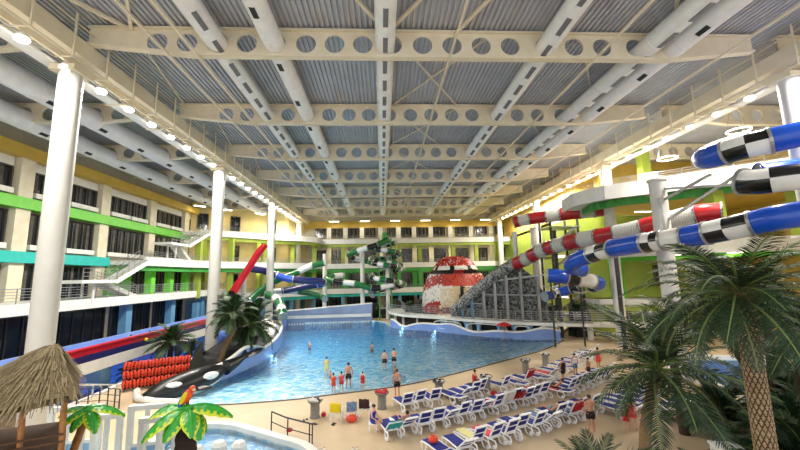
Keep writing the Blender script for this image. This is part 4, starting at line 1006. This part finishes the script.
# ------------------------------------------------------------ play structure
PS=empty('play_structure',(-9,12.6,0),label='white play structure of tall open frames between the hut and the parrot palm',cat='play structure')
def panelw(x,y,w,h,z,rz,label,holes=2):
    root=empty('play_panel',V((x,y,z-.2))-V((-9,12.6,0)),R(rz)); root.parent=PS; m=MB(); t=.16
    m.box((-w/2,0,h/2),(.16,t,h)); m.box((w/2,0,h/2),(.16,t,h)); m.box((0,0,h),(w+.16,t+.06,.16)); m.box((0,0,.1),(w,t,.2))
    for i in range(1,holes): m.box((-w/2+w*i/holes,0,h/2),(.1,t,h))
    m.box((0,0,h*.5),(w,t*.8,.1)); m.build('frame','castle',root); MB().box((0,.03,h*.27),(w,.04,h*.42)).build('infill','skyblue',root)
panelw(-8.2,13.8,1.0,2.4,1.0,10,'white play structure frame with top bar, farther one left of the yellow-leaved palm',2)
panelw(-7.1,12.6,.95,2.6,.8,10,'white play structure frame just left of the yellow-leaved palm',2)
panelw(-9.6,13.6,1.2,2.4,.8,5,'white play structure frame right of the hut',3)
panelw(-11.2,14.6,1.6,2.3,.9,5,'white play structure frame seen through the hut posts',3)
panelw(-6.3,12.2,.9,2.0,.5,0,'low white play structure frame behind the yellow-leaved palm',3)
MB().box((0,0,.45),(6.5,4.2,.9)).build('platform','castle',PS)
for i,(x,y) in enumerate(((-7.3,17.6),(-6.4,17.5),(-8.1,17.2))):
    t=empty('bollard',(x,y,-.45),label='white hexagonal stool standing in the small pool, %s one'%('left middle right'.split()[(1,2,0)[i]]),cat='pool stool'); MB().lathe([(.35,0),(.35,.75),(.22,.9)],6).build('seat','white',t); MB().lathe([(.4,0),(.4,.08)],6).build('base','castle',t)
# rims
def rim(poly,w,h,label,name='pool_rim'):
    P=[V((x,y,0)) for x,y in poly]; n=len(P); m=MB(); cx=sum(p.x for p in P)/n; cy=sum(p.y for p in P)/n
    for i in range(n):
        d=(P[(i+1)%n]-P[i-1]).normalized(); nn=V((d.y,-d.x,0)); 
        if nn.dot(P[i]-V((cx,cy,0)))<0: nn=-nn
        for q,z in ((0,-.3),(0,h),(w,h),(w,-.02)): m.v.append(tuple(P[i]+nn*q+V((0,0,z))))
    for i in range(n):
        for k in range(4): a=4*i;b=4*((i+1)%n); m.f.append((a+k,a+(k+1)%4,b+(k+1)%4,b+k)); m.m.append(0)
    return struct(m.build('trim_%d'%(90+len(poly)%9),'white'),label)
rim(kid,.4,.22,'white raised rim of the small pool at the bottom'); rim(lazy,.35,.15,'white rim of the left pool'); rim(spa,.4,.35,'white rim of the right pool')
railing([(-5.6,19.55,0),(-4.7,18.7,0),(-3.25,17.75,0)],.95,1.4,2,.025,label='thin dark handrail beside the small pool rim',mt='stoned')
railing([(-18.6,24.2,0),(-17.2,24.4,0),(-15.9,23.9,0)],1.1,.6,3,.018,label='thin dark railing on the deck at left, right of the hut',mt='stoned')
for i in range(4):
    bars('grab_rail',[((-20.3+.5*i,23.5,.0),(-20.3+.5*i,23.5,1.6)),((-20.3+.5*i,23.5,1.6),(-18.9+.5*i,25.8,.9)),((-18.9+.5*i,25.8,.9),(-18.9+.5*i,25.8,-.9))],.06,'sloping white handrail at the steps into the left pool, %s from the left'%ORD[i],'handrail','white','white step handrails')
# ------------------------------------------------------------ planters / bins
def bin_(x,y,kind,label):
    root=empty('stone_bin',(x,y,0),label=label,cat='planter'); MB().lathe([(.27,0),(.28,.05),(.25,.1),(.25,.72),(.29,.76)],18).build('stone_body','stone',root,True)
    MB().lathe([(.29,.76),(.4,.84),(.42,.9),(.36,.9)],18).build('bowl','stone',root,True); rnd=random.Random(x)
    for i in range(18):
        a=rnd.random()*6.28; r=.34*rnd.random()**.5
        b=MB(); b.ball((r*math.cos(a),r*math.sin(a),.93),(.1,.09,.07 if kind!='f' else .1),6); b.build('pebble' if kind!='f' else 'flower',{'f':'flower','w':('stonew','stonew','stoned')[i%3],'d':('stoned','stonew','stoned')[i%3]}[kind],root,True)
bin_(-3.75,21.2,'w','round stone planter topped with pale and dark pebbles, left of the armchairs'); bin_(-.1,22.15,'f','round stone planter topped with red flowers'); bin_(3.5,24,'d','round stone planter between the first two lounger groups by the water'); bin_(6.75,24.7,'d','round stone planter beside the person in red'); bin_(11,28.8,'d','round stone planter before the shaded loungers'); bin_(13.4,30.6,'w','farthest round stone planter along the shore')
# ------------------------------------------------------------ loungers
def make_lounger(tilt,pad='lpad'):
    root=empty('sun_lounger',(0,0,0)); w=.31; zs=.36; bl=.78
    hy=V((0,-math.cos(tilt)*bl,math.sin(tilt)*bl))
    f=MB()
    for s in(-1,1): f.tube(cr([(s*w,-.35,zs-.02),(s*w,.2,zs),(s*w,.8,zs+.03),(s*w,1.2,zs),(s*w,1.32,zs-.07)],4),.035,6)
    f.bar((-w,1.3,zs-.05),(w,1.3,zs-.05),.05); f.bar((-w,0,zs-.03),(w,0,zs-.03),.05); f.build('frame','lwhite',root,True)
    for s in(-1,1):
        MB().tube(cr([(s*w,-.3,zs),(s*(w+.03),-.42,.2),(s*(w+.03),-.28,.03),(s*(w+.02),-.02,.04),(s*w,.1,zs-.03)],4),.03,6).build('leg','lwhite',root,True)
        MB().tube(cr([(s*w,.85,zs),(s*(w+.02),1.0,.03),(s*(w+.02),1.15,.03),(s*w,1.22,zs-.04)],4),.028,6).build('leg','lwhite',root,True)
        MB().tube([(s*(w+.03)-.03,-.3,.1),(s*(w+.03)+.03,-.3,.1)],.09,10).build('wheel','lwhite',root,True)
    b=MB()
    for s in(-1,1): b.bar((s*w,0,zs+.02),V((s*w,0,zs+.02))+hy,.07,.05)
    for t in(.06,.5,.97): b.bar(V((-w,0,zs+.02))+hy*t,V((w,0,zs+.02))+hy*t,.05 if t!=.97 else .13,.05)
    b.build('backrest_frame','lwhite',root)
    p=MB(); p.bar(V((0,0,zs+.03))+hy*.1,V((0,0,zs+.03))+hy*.9,.5,.035); p.build('backrest_sling',pad,root)
    p=MB(); p.box((0,.66,zs+.03),(.52,1.18,.035)); p.build('seat_sling',pad,root)
    return root
LP={'up':make_lounger(R(60)),'flat':make_lounger(R(6)),'mid':make_lounger(R(40))}
used=set()
def lounge(kind,x,y,rz,label,group):
    o=LP[kind]
    if kind in used: o=ctree(LP[kind])
    else: used.add(kind); TREE[LP[kind]]=kids(LP[kind])
    o.location=(x,y,0); o.rotation_euler=(0,0,rz); return tag(o,label,'sun lounger',group)
GR=[('x',(1.3,21.7),(2.9,22.4),3,['up','up','up']),
 ('waterside group beside the person in red',(4.3,22.7),(6.2,23.8),4,['flat','mid','up','up']),
 ('small group right of person in red',(7.9,24.3),(9.9,25.6),3,['up','flat','up']),
 ('group before the shaded planter',(11.0,26.0),(12.9,27.4),3,['flat','mid','up']),
 ('far group by the last planter',(14.0,28.6),(16.2,30.4),3,['flat','up','up']),
 ('farthest group on the deck',(17.4,31.6),(19.2,33.4),3,['up','mid','up']),
 ('middle row, left part',(.35,18.35),(2.7,19.2),4,['mid','mid','up','up']),
 ('middle row, central part',(3.4,19.5),(9.7,22.7),10,['mid','up','up','mid','up','up','up','up','up','up']),
 ('middle row, right part',(11.0,23.0),(16.3,26.5),9,['flat','up','up','up','up','up','up','up','up']),
 ('front row',(2.5,15.95),(11.3,20.2),12,['flat','mid','up','up','up','up','up','mid','up','up','up','up']),
 ('striped group right of the standing man',(12.4,19.8),(16.2,22.3),6,['flat','flat','flat','mid','flat','up']),
 ('group behind the wide palm at right',(15.2,18.7),(17.4,20.3),4,['flat','mid','up','up'])]
GR[0]=('group right of the red flower planter',)+GR[0][1:]
LOC={}
for gi,(gname,a,b,n,ks) in enumerate(GR):
    a=V((*a,0));b=V((*b,0)); d=b-a; ang=math.atan2(d.y,d.x)
    for i in range(n):
        p=a+d*(i/(n-1)); p+=V((-d.y,d.x,0)).normalized()*(.12*math.sin(i*2.3+gi)); rz=ang+.07*math.sin(i*1.7+gi)
        LOC[(gi,i)]=(p,rz)
        lounge(ks[i],p.x,p.y,rz,'blue-slung white lounger, %s from left, %s'%(ORD[i],gname),'sun loungers, '+gname)
def onl(g,i,fy,fx=0,z=.4):
    p,rz=LOC[(g,i)]; return p+Matrix.Rotation(rz,3,'Z')@V((fx,fy,z)),rz
def towel(g,i,mt,label,y0=.1,y1=1.2,kind='flat'):
    p,rz=onl(g,i,0,0,0); root_=None; m=MB(); w=.3
    m.sheet(lambda u,v:(-w+2*w*u,y0+(y1-y0)*v,.41+.012*math.sin(u*9+v*5)+ (0 if .08<u<.92 else -.12)),10,10); m.sheet(lambda u,v:(-w+2*w*u,y0+(y1-y0)*v,.43+.012*math.sin(u*9+v*5)+ (0 if .08<u<.92 else -.12)),10,10)
    o=m.build('towel',mt,None,True); o.location=p; o.rotation_euler=(0,0,rz); return tag(o,label,'towel')
towel(9,2,'cpale','pale yellow towel spread on a front row lounger',.0,1.25); towel(9,3,'cpink','brownish pink towel on a front row lounger beside the pale yellow one',.1,1.2); towel(9,7,'cblk','patterned light blue towel on a front row lounger'); towel(9,9,'cblk','blue grey towel on a front row lounger, farther right',.2,1.2)
towel(8,0,'cpink','pink red towel on the first lounger of the right middle row'); towel(7,7,'cpink','purple pink towel on the middle row',.3,1.1); towel(7,9,'cred','red towel on the middle row near its right end',.5,1.2); towel(3,1,'cpink','pink towel on a lounger before the shaded planter'); towel(11,0,'cwht','white towel on a lounger behind the wide palm'); towel(7,4,'cred','dark red towel lying on the central middle row',.1,.9)
def drape(g,i,mt,label,tilt=R(60),top=.8):
    p,rz=onl(g,i,0,0,0); m=MB(); hy=V((0,-math.cos(tilt)*.78,math.sin(tilt)*.78)); n=V((0,-math.sin(tilt),-math.cos(tilt)))
    for k in (0,.02):
        m.sheet(lambda u,v:V((-.32+.64*u,0,.38))+hy*(.25+.8*v)+n*(.05+k+.02*math.sin(u*14)),12,8); 
        m.sheet(lambda u,v:V((-.32+.64*u,0,.38))+hy*(.35+.7*v)-n*(.05+k+.01*math.sin(u*11)),12,8)
    o=m.build('towel',mt,None,True); o.location=p; o.rotation_euler=(0,0,rz); return tag(o,label,'towel')
drape(6,0,'cteal','turquoise towel hanging over the back of the leftmost middle row lounger',R(40)); drape(7,5,'cwht','white towel draped over a backrest in the central middle row'); drape(7,6,'cred','red towel draped over a backrest beside the white one',R(40)); drape(2,2,'cred','orange red towel draped on the back of a lounger right of the person in red'); drape(9,9,'cred','small red towel hung on a front row backrest')
def bundle(c,mt,label,nm='bag',s=(.22,.18,.16)):
    root=empty(nm,c,label=label,cat='bag'); m=MB(); m.ball((0,0,s[2]*.9),s,12); m.ball((s[0]*.4,.03,s[2]*1.2),(s[0]*.5,s[1]*.7,s[2]*.6),10); m.build('bag_body',mt,root,True); MB().tube([(-.1,0,s[2]*1.6),(-.06,0,s[2]*2.3),(.06,0,s[2]*2.3),(.1,0,s[2]*1.6)],.012,6).build('handle',mt,root,True)
bundle((-1.7,20.35,0),'orange','orange red bag lying in front of the armchair with blue clothes',s=(.3,.22,.2)); bundle((-3.3,21.3,0),'cred','small red bag at the foot of the pebble planter',s=(.14,.12,.12)); bundle((2.1,16.6,.42),'orange','orange bag on the leftmost front row lounger'); bundle((6.9,23.6,0),'cred','small red bag on the deck near the seated person in red'); bundle((-4.55,18.9,0.22),'cred','small red thing on the rim of the small pool',s=(.16,.14,.08))
# ------------------------------------------------------------ armchairs
def make_chair():
    root=empty('plastic_armchair',(0,0,0)); MB().box((0,0,.4),(.5,.48,.05)).build('seat','lwhite',root); b=MB()
    for i in range(5): b.bar((-.2+.1*i,.22,.42),(-.2+.1*i,.36,.88),.05,.03)
    b.bar((-.25,.36,.88),(.25,.36,.88),.07,.05); b.build('backrest','lwhite',root)
    for s in(-1,1):
        for y in(-.2,.24): MB().bar((s*.24,y,.4),(s*.28,y*1.15,0),.05).build('leg','lwhite',root)
        MB().tube(cr([(s*.27,.26,.62),(s*.29,-.1,.64),(s*.27,-.25,.58),(s*.26,-.24,.4)],4),.025,6).build('armrest','lwhite',root,True)
    return root
ch=make_chair(); TREE[ch]=kids(ch)
CP=[(-2.0+.35,20.3,R(-175)),(-1.0,20.45,R(-160)),(-.5,20.95,R(200))]
CP=[(-2.5,20.75,R(172)),(-1.75,20.85,R(188)),(-1.0,21.2,R(170))]
for i,(x,y,a) in enumerate(CP):
    o=ch if i==0 else ctree(ch); o.location=(x,y,0); o.rotation_euler=(0,0,a); tag(o,['white plastic armchair under a yellow towel','white plastic armchair holding light blue clothes','white plastic armchair with a dark brown towel over its back'][i],'armchair','white armchairs by the planter')
def chairtowel(i,mt,label):
    x,y,a=CP[i]; m=MB()
    path=[(-.3,.0,.44),(.0,.1,.45),(.16,.2,.47),(.3,.33,.9),(.38,.43,.92),(.42,.44,.7),(.4,.42,.5)]
    pts=[V((0,p[1],p[2])) for p in path]; pts=cr(pts,4)
    k=len(pts)-1
    for e in(0,.025): m.sheet(lambda u,v:pts[int(round(v*k))]+V((-.27+.54*u,0,e+.015*math.sin(u*12+v*6))),10,k)
    o=m.build('towel',mt,None,True); o.location=(x,y,0); o.rotation_euler=(0,0,a); tag(o,label,'towel')
chairtowel(0,'cyel','yellow towel covering the left white armchair'); chairtowel(1,'cblk','light blue clothes over the middle white armchair'); chairtowel(2,'cbrn','dark brown towel over the right white armchair')
def flipflops(x,y,a,mt,label):
    root=empty('flip_flops',(x,y,0),a,label=label,cat='sandals')
    for s in(-1,1): 
        o=MB().lathe([(.06,0),(.06,.02)],12,c=(0,0,0),sy=2.2).build('sole',mt,root,True,loc=(s*.09,.03*s,.005)); MB().tube([(-.05,0,.02),(0,.05,.06),(.05,0,.02)],.01,6).build('strap','cblack',o,True)
flipflops(-4.2,20.9,.5,'stoned','pair of dark sandals left of the pebble planter'); flipflops(-3.6,20.3,2,'stoned','pair of dark sandals nearer the small pool'); flipflops(-2.6,20.15,1,'cblack','pair of black flip-flops in front of the yellow-towel chair'); flipflops(-1.3,17.35,0,'stonew','pair of pale flip-flops on the open deck'); flipflops(-2.75,17.4,.4,'cwht','pair of pale sandals by the small pool')
# ------------------------------------------------------------ people
def body(name,h,pose,skin,parent,seed=0):
    "one continuous skin surface; local -Y is the front"
    k=h/1.75; rnd=random.Random(seed); v=[];e=[];r=[]
    def a(p,rad,par=None):
        v.append(V(p)*k); r.append((rad if isinstance(rad,tuple) else (rad,rad))); 
        if par is not None: e.append((par,len(v)-1))
        return len(v)-1
    g=.0
    if pose in('stand','walk','wade'):
        hip=V((0,0,.95)); sp=V((0,.01,1.18)); chs=V((0,.0,1.36)); nk=V((0,.0,1.50))
        st=.16 if pose=='walk' else .03
        legs=[[V((-.1,0,.9)),V((-.12,-st,.5)),V((-.13,-st*.6,.09)),V((-.15,-st*.6-.16,.03))],[V((.1,0,.9)),V((.12,st*.4,.5)),V((.13,st*1.6,.09)),V((.16,st*1.6-.16,.03))]]
        arms=[[V((s*.19,0,1.42)),V((s*.26,.03,1.14)),V((s*(.27),-.07,.9)),V((s*.27,-.1,.82))] for s in(-1,1)]
        if pose=='wade': arms=[[V((s*.19,0,1.42)),V((s*.3,.05,1.16)),V((s*.3,-.15,1.0)),V((s*.29,-.22,.96))] for s in(-1,1)]
    elif pose=='fold':   # hands on chest / holding something
        hip=V((0,0,.95)); sp=V((0,.01,1.18)); chs=V((0,0,1.36)); nk=V((0,0,1.5))
        legs=[[V((s*.1,0,.9)),V((s*.12,-.03,.5)),V((s*.13,0,.09)),V((s*.15,-.16,.03))] for s in(-1,1)]
        arms=[[V((s*.19,0,1.42)),V((s*.27,-.02,1.15)),V((s*.12,-.2,1.2)),V((s*.05,-.24,1.24))] for s in(-1,1)]
    elif pose=='sit':
        hip=V((0,0,.12)); sp=V((0,.02,.36)); chs=V((0,-.02,.55)); nk=V((0,-.05,.7))
        legs=[[V((s*.1,-.03,.12)),V((s*.14,-.46,.14)),V((s*.15,-.5,-.3)),V((s*.16,-.66,-.36))] for s in(-1,1)]
        arms=[[V((s*.19,-.02,.62)),V((s*.25,-.1,.36)),V((s*.18,-.34,.24)),V((s*.16,-.42,.22))] for s in(-1,1)]
    elif pose=='lie':   # reclining, legs forward (-Y), torso leaning back (+Y)
        hip=V((0,0,.12)); sp=V((0,.18,.26)); chs=V((0,.32,.38)); nk=V((0,.42,.48))
        legs=[[V((s*.1,-.05,.11)),V((s*.13,-.45,.26 if s>0 else .12)),V((s*.13,-.82,.08)),V((s*.14,-.86,.2))] for s in(-1,1)]
        arms=[[V((s*.19,.36,.44)),V((s*.27,.2,.22)),V((s*.24,-.04,.2)),V((s*.22,-.12,.2))] for s in(-1,1)]
    p0=a(hip,(.15,.11)); p1=a(sp,(.135,.1),p0); p2=a(chs,(.165,.115),p1); n0=a(nk,.055,p2)
    up=(nk-chs).normalized() if pose!='lie' else V((0,.35,.93)); 
    if pose=='lie': up=V((0,.4,.9))
    hc=nk+up*.13; q=a(nk+up*.05+V((0,-.01,0)),.06,n0); q=a(hc,(.082,.098),q); q=a(hc+up*.09,(.07,.085),q)
    hands=[]
    for L in legs:
        i=a(L[0],.095,p0); i=a(L[0].lerp(L[1],.5),.08,i); i=a(L[1],.06,i); i=a(L[1].lerp(L[2],.35),.058,i); i=a(L[2],.038,i); i=a(L[3],(.045,.03),i)
    for s,A_ in zip((-1,1),arms):
        i=a(A_[0],.058,p2); i=a(A_[0].lerp(A_[1],.5),.047,i); i=a(A_[1],.038,i); i=a(A_[2],.026,i); w=i; d=(A_[3]-A_[2]).normalized()
        pm=a(A_[2]+d*.07,(.036,.016),i); side=d.cross(V((s,0,0))).normalized()
        for f in range(4):
            o=side*(f-1.5)*.02; j=a(A_[2]+d*.11+o,.009,pm); L_=(.045,.055,.052,.04)[f]; j=a(A_[2]+d*(.11+L_)+o+V((-s*.012,0,0)),.008,j); a(A_[2]+d*(.11+L_*1.5)+o+V((-s*.03,0,0)),.007,j)
        j=a(A_[2]+d*.05+side*.035,.01,w); a(A_[2]+d*.09+side*.055+V((-s*.015,0,0)),.009,j)
    me=bpy.data.meshes.new(name); me.from_pydata(v,e,[]); me.update(); o=bpy.data.objects.new(name,me); COL.objects.link(o)
    sk=o.modifiers.new('s','SKIN'); 
    if not me.skin_vertices: 
        bm=bmesh.new(); bm.from_mesh(me); bm.verts.layers.skin.verify(); bm.to_mesh(me); bm.free()
    for i,d in enumerate(me.skin_vertices[0].data): d.radius=(r[i][0]*k,r[i][1]*k); d.use_root=(i==0)
    sk.use_smooth_shade=True; sb=o.modifiers.new('b','SUBSURF'); sb.levels=1; sb.render_levels=1
    dg=bpy.context.evaluated_depsgraph_get(); dg.update(); m2=bpy.data.meshes.new_from_object(o.evaluated_get(dg)); bpy.data.objects.remove(o)
    m2.materials.clear(); m2.materials.append(M[skin]); 
    for p in m2.polygons: p.use_smooth=True; p.material_index=0
    b=bpy.data.objects.new('body',m2); COL.objects.link(b); b.parent=parent
    fr=V((0,-1,0)) if pose!='lie' else V((0,-.9,.4)); fr.normalize(); hc=hc*k
    # face, hair
    rt=V((1,0,0))
    MB().ball(hc+fr*.092*k-up*.012*k,(.014*k,.02*k,.022*k),8).build('nose',skin,parent,True)
    for s in(-1,1): MB().ball(hc+fr*.082*k+rt*s*.03*k+up*.015*k,.011*k,6).build('eye','eye',parent,True); MB().ball(hc+rt*s*.083*k,(.012*k,.02*k,.03*k),6).build('ear',skin,parent,True)
    MB().ball(hc+fr*.083*k-up*.045*k,(.022*k,.008*k,.007*k),6).build('mouth','cred',parent,True)
    P=dict(hip=hip*k,sp=sp*k,chs=chs*k,nk=nk*k,hc=hc,up=up,legs=[[x*k for x in L] for L in legs],k=k,fr=fr)
    return P
def person(loc,rz,h,pose,label,skin='skin',hair='hair',wear='shorts',wc='cblack',top=None,tc=None,longhair=False,seed=0):
    root=empty('person',loc,rz,label=label,cat='person'); P=body('b',h,pose,skin,root,seed); k=P['k']
    c=P['hc']-P['fr']*.018*k+P['up']*.035*k
    m=MB(); q=V((0,0,1)).rotation_difference(P['up']).to_matrix(); m.ball(c,(.095*k,.105*k,.095*k),12,rot=q)
    if longhair: m.tube([c-P['fr']*.06*k,c-P['fr']*.09*k-V((0,0,.14*k)),c-P['fr']*.08*k-V((0,0,.28*k))],[.07*k,.07*k,.03*k],8)
    m.build('hair',hair,root,True)
    if wear=='shorts':
        m=MB(); m.tube([P['hip']+ (P['sp']-P['hip'])*.35,P['hip'],P['hip']-(P['sp']-P['hip'])*.2],[.165*k,.175*k,.15*k],14,sq=.8 if pose!='lie' else 1,up=(0,1,0) if pose!='lie' else (0,0,1))
        for L in P['legs']: m.tube([L[0],L[0].lerp(L[1],.3),L[0].lerp(L[1],.55)],[.115*k,.108*k,.1*k],12)
        m.build('shorts',wc,root,True)
    if top:
        a,b,c_=P['hip'],P['sp'],P['chs']; m=MB(); m.tube([a.lerp(b,.1),b,c_,c_.lerp(P['nk'],.45)],[.17*k,.165*k,.2*k,.13*k] if top!='vest' else [.19*k,.2*k,.23*k,.15*k],14,sq=.78,up=(0,1,0))
        m.build('life_vest' if top=='vest' else 'top',tc or wc,root,True)
    return root
# in the water (feet on the pool floor)
def wf(x,y): return -.14-min(1.25,segd(x,y,shore)*.05)
person((-4.54,30.6,wf(-4.54,30.6)),R(200),1.66,'fold','woman standing waist deep in the pool beside a small child','skin2','hair','shorts','cpale',top='top',tc='cpale')
person((-4.15,30.3,wf(-4,30.3)-.35),R(160),1.0,'wade','small child low in the water beside the standing woman','skin2','hairb','shorts','cblue')
person((-2.45,26.9,wf(-2.4,26.9)),R(185),1.78,'stand','man in black shorts standing in the shallow water seen from behind','skin','hair','shorts','cblack')
person((-3.35,25.8,wf(-3.3,25.8)),R(170),1.32,'fold','child in orange vest at the shore, left of the pair','skin','hair','shorts','orange',top='vest',tc='orange')
person((-2.85,26.05,wf(-2.8,26.05)),R(200),1.35,'fold','child in brownish red top at the shore, right of the orange one','skin','hair','shorts','cred',top='vest',tc='cpink')
person((-1.42,26.2,wf(-1.4,26.2)),R(150),1.25,'stand','child in red vest standing alone in the shallows','skin2','hairb','shorts','cred',top='vest',tc='cred')
person((.12,32.3,wf(.1,32.3)),R(185),1.72,'stand','slim man in black shorts standing in the pool, left of two','skin2','hair','shorts','cblack')
person((.95,32.8,wf(.9,32.8)),R(160),1.76,'fold','man in black shorts standing in the pool, right of two','skin2','hair','shorts','cblack')
person((.95,31.0,-.95),R(180),1.2,'wade','swimmer with only head and shoulders above water near the two men','skin','hair','shorts','cred')
person((-1.2,41.5,-1.25),R(190),1.6,'wade','distant swimmer with head above the water in mid pool','skin','hairb','shorts','cpink')
person((-8.4,43.6,-1.25),R(150),1.6,'wade','swimmer with pale cap far left in the pool','skin2','cwht','shorts','cblue')
person((.85,23.9,0),R(195),1.74,'stand','man in black shorts standing on the deck at the shoreline','skin','hairb','shorts','cblack')
# deck
p,rz=onl(6,0,0,0,0)
person((-.55,19.15,.36),R(60),1.65,'sit','woman in dark swimsuit sitting on the end of the leftmost middle row lounger','skin2','hair','shorts','cblue',top='top',tc='cblue')
st=empty('stool',(-.55,19.15,0),label='low white stool under the woman at the left end of the middle row',cat='stool'); MB().box((0,0,.38),(.42,.42,.05)).build('seat','lwhite',st)
for sx in(-1,1):
    for sy in(-1,1): MB().box((sx*.17,sy*.17,.18),(.04,.04,.36)).build('leg','lwhite',st)
person((6.0,24.85,.42),R(110),1.6,'sit','person in red top sitting at the water edge on a dark block','skin','hair','shorts','cblack',top='top',tc='cred')
st=empty('bench',(6.0,24.85,0),R(20),label='dark block under the person in red',cat='bench'); MB().box((0,0,.22),(.7,.6,.4)).build('seat','stoned',st); MB().box((0,0,.02),(.74,.64,.04)).build('base','stone',st)
person((9.75,17.75,0),R(175),1.76,'stand','bare-backed man in black shorts standing beyond the front row','skin','hairb','shorts','cblack',seed=2)
person((11.55,17.9,0),R(150),1.15,'fold','child in red vest standing right of the bare-backed man','skin2','hairb','shorts','cred',top='vest',tc='cred')
person((11.9,17.95,0),R(120),1.5,'stand','girl in pink swimsuit standing beside the child in red','skin2','hairb','shorts','cpink',longhair=True,top='top',tc='cpink')
person((11.3,16.3,.1),R(140),1.3,'stand','child in blue clothes near the bottom, beside the wide palm','skin2','hair','shorts','cblue',top='top',tc='cblue')
person((12.4,25.6,0),R(200),1.7,'walk','person in dark swimsuit walking between the shore groups','skin','hair','shorts','cblack',top='top',tc='cblack')
person((14.0,27.0,0),R(190),1.68,'stand','person in grey-white top standing by the shaded loungers','skin','hair','shorts','cblk',top='top',tc='cwht')
person((14.6,26.3,0),R(210),1.5,'stand','bare-shouldered person close to the person in grey-white top','skin','hair','shorts','cblack')
person((16.6,28.4,0),R(170),1.75,'walk','man in orange shorts walking by the palm at the far right of the deck','skin','hair','shorts','orange',top='top',tc='cpink')
p,rz=onl(8,0,.3,0,.4); person(p,rz+PI,1.65,'lie','person with dark hair reclining on the pink towel lounger','skin','hair','shorts','cblack')
p,rz=onl(9,8,.35,0,.4); person(p,rz+PI,1.65,'lie','sunbather lying on a front row lounger','skin','hair','shorts','cblk')
p,rz=onl(6,1,.35,0,.4); person(p,rz+PI,1.65,'lie','sunbather with bare legs on the second middle row lounger','skin2','hair','shorts','cblue')
# flume rider
person((-20.5,29.6,2.62),R(200),1.7,'sit','bare-chested rider sitting in the flume','skin2','hair','shorts','cblack') if 0 else None
person((-20.4,31.2,2.57),R(20),1.72,'lie','rider in black trunks lying in the flume','skin2','hairb','shorts','cblack')
person((-20.4,33.6,2.57),R(20),1.6,'lie','second rider farther along in the flume','skin2','hair','shorts','cblack')
person((8.2,51.9,1.9),R(180),1.7,'stand','person standing on the curved walkway below the mosaic head','skin2','hair','shorts','cblack',top='top',tc='cpale')
# red shower parasol at the right pool wall
root=empty('red_canopy',(14.4,43.6,-.6),label='small red canopy on a thin pole at the right pool wall',cat='canopy'); MB().lathe([(.9,2.1),(.5,2.35),(.05,2.5)],16).build('canopy','cred',root,True); MB().bar((0,0,0),(0,0,2.2),.07).build('pole','rail',root)
root=empty('depth_marker',(10.8,41.5,-1.2),label='thin grey pole standing in the pool near the right wall',cat='pole'); MB().bar((0,0,0),(0,0,3.0),.05).build('pole','rail',root); MB().box((0,0,.03),(.3,.3,.06)).build('foot','stone',root)
# sun lounger white folding chair bottom right
for i,(x,y) in enumerate(((12.55,13.4),(14.9,12.6))):
    root=empty('white_cabinet',(x,y,0),R(-15),label=['white low counter under the wide palm at right','white board leaning by the trunk at bottom right'][i],cat='counter'); MB().box((0,0,.5),(.8,1.5,1.0)).build('body','white',root); MB().box((0,0,1.03),(.9,1.6,.06)).build('top','lwhite',root)
# ------------------------------------------------------------ lights, world, camera
w=bpy.data.worlds.new('w'); S.world=w; w.use_nodes=True; bg=w.node_tree.nodes['Background']; bg.inputs[0].default_value=(.97,.98,1,1); bg.inputs[1].default_value=WORLD
S.view_settings.view_transform='Standard'; S.view_settings.look='None'; S.view_settings.gamma=1; S.view_settings.exposure=EXPO
cd=bpy.data.cameras.new('camera'); cam=bpy.data.objects.new('camera',cd); COL.objects.link(cam); S.camera=cam
cd.sensor_width=36; cd.lens=362/800*36; cd.clip_start=.05; cd.clip_end=400
yaw,pit,rol=R(2.98775),R(8.11418),R(-1.2)
fw=V((math.sin(yaw)*math.cos(pit),math.cos(yaw)*math.cos(pit),math.sin(pit))); r0=V((math.cos(yaw),-math.sin(yaw),0)); u0=r0.cross(fw)
r_=r0*math.cos(rol)+u0*math.sin(rol); u_=-r0*math.sin(rol)+u0*math.cos(rol)
cam.matrix_world=Matrix(((r_.x,u_.x,-fw.x,0),(r_.y,u_.y,-fw.y,0),(r_.z,u_.z,-fw.z,7.5),(0,0,0,1)))
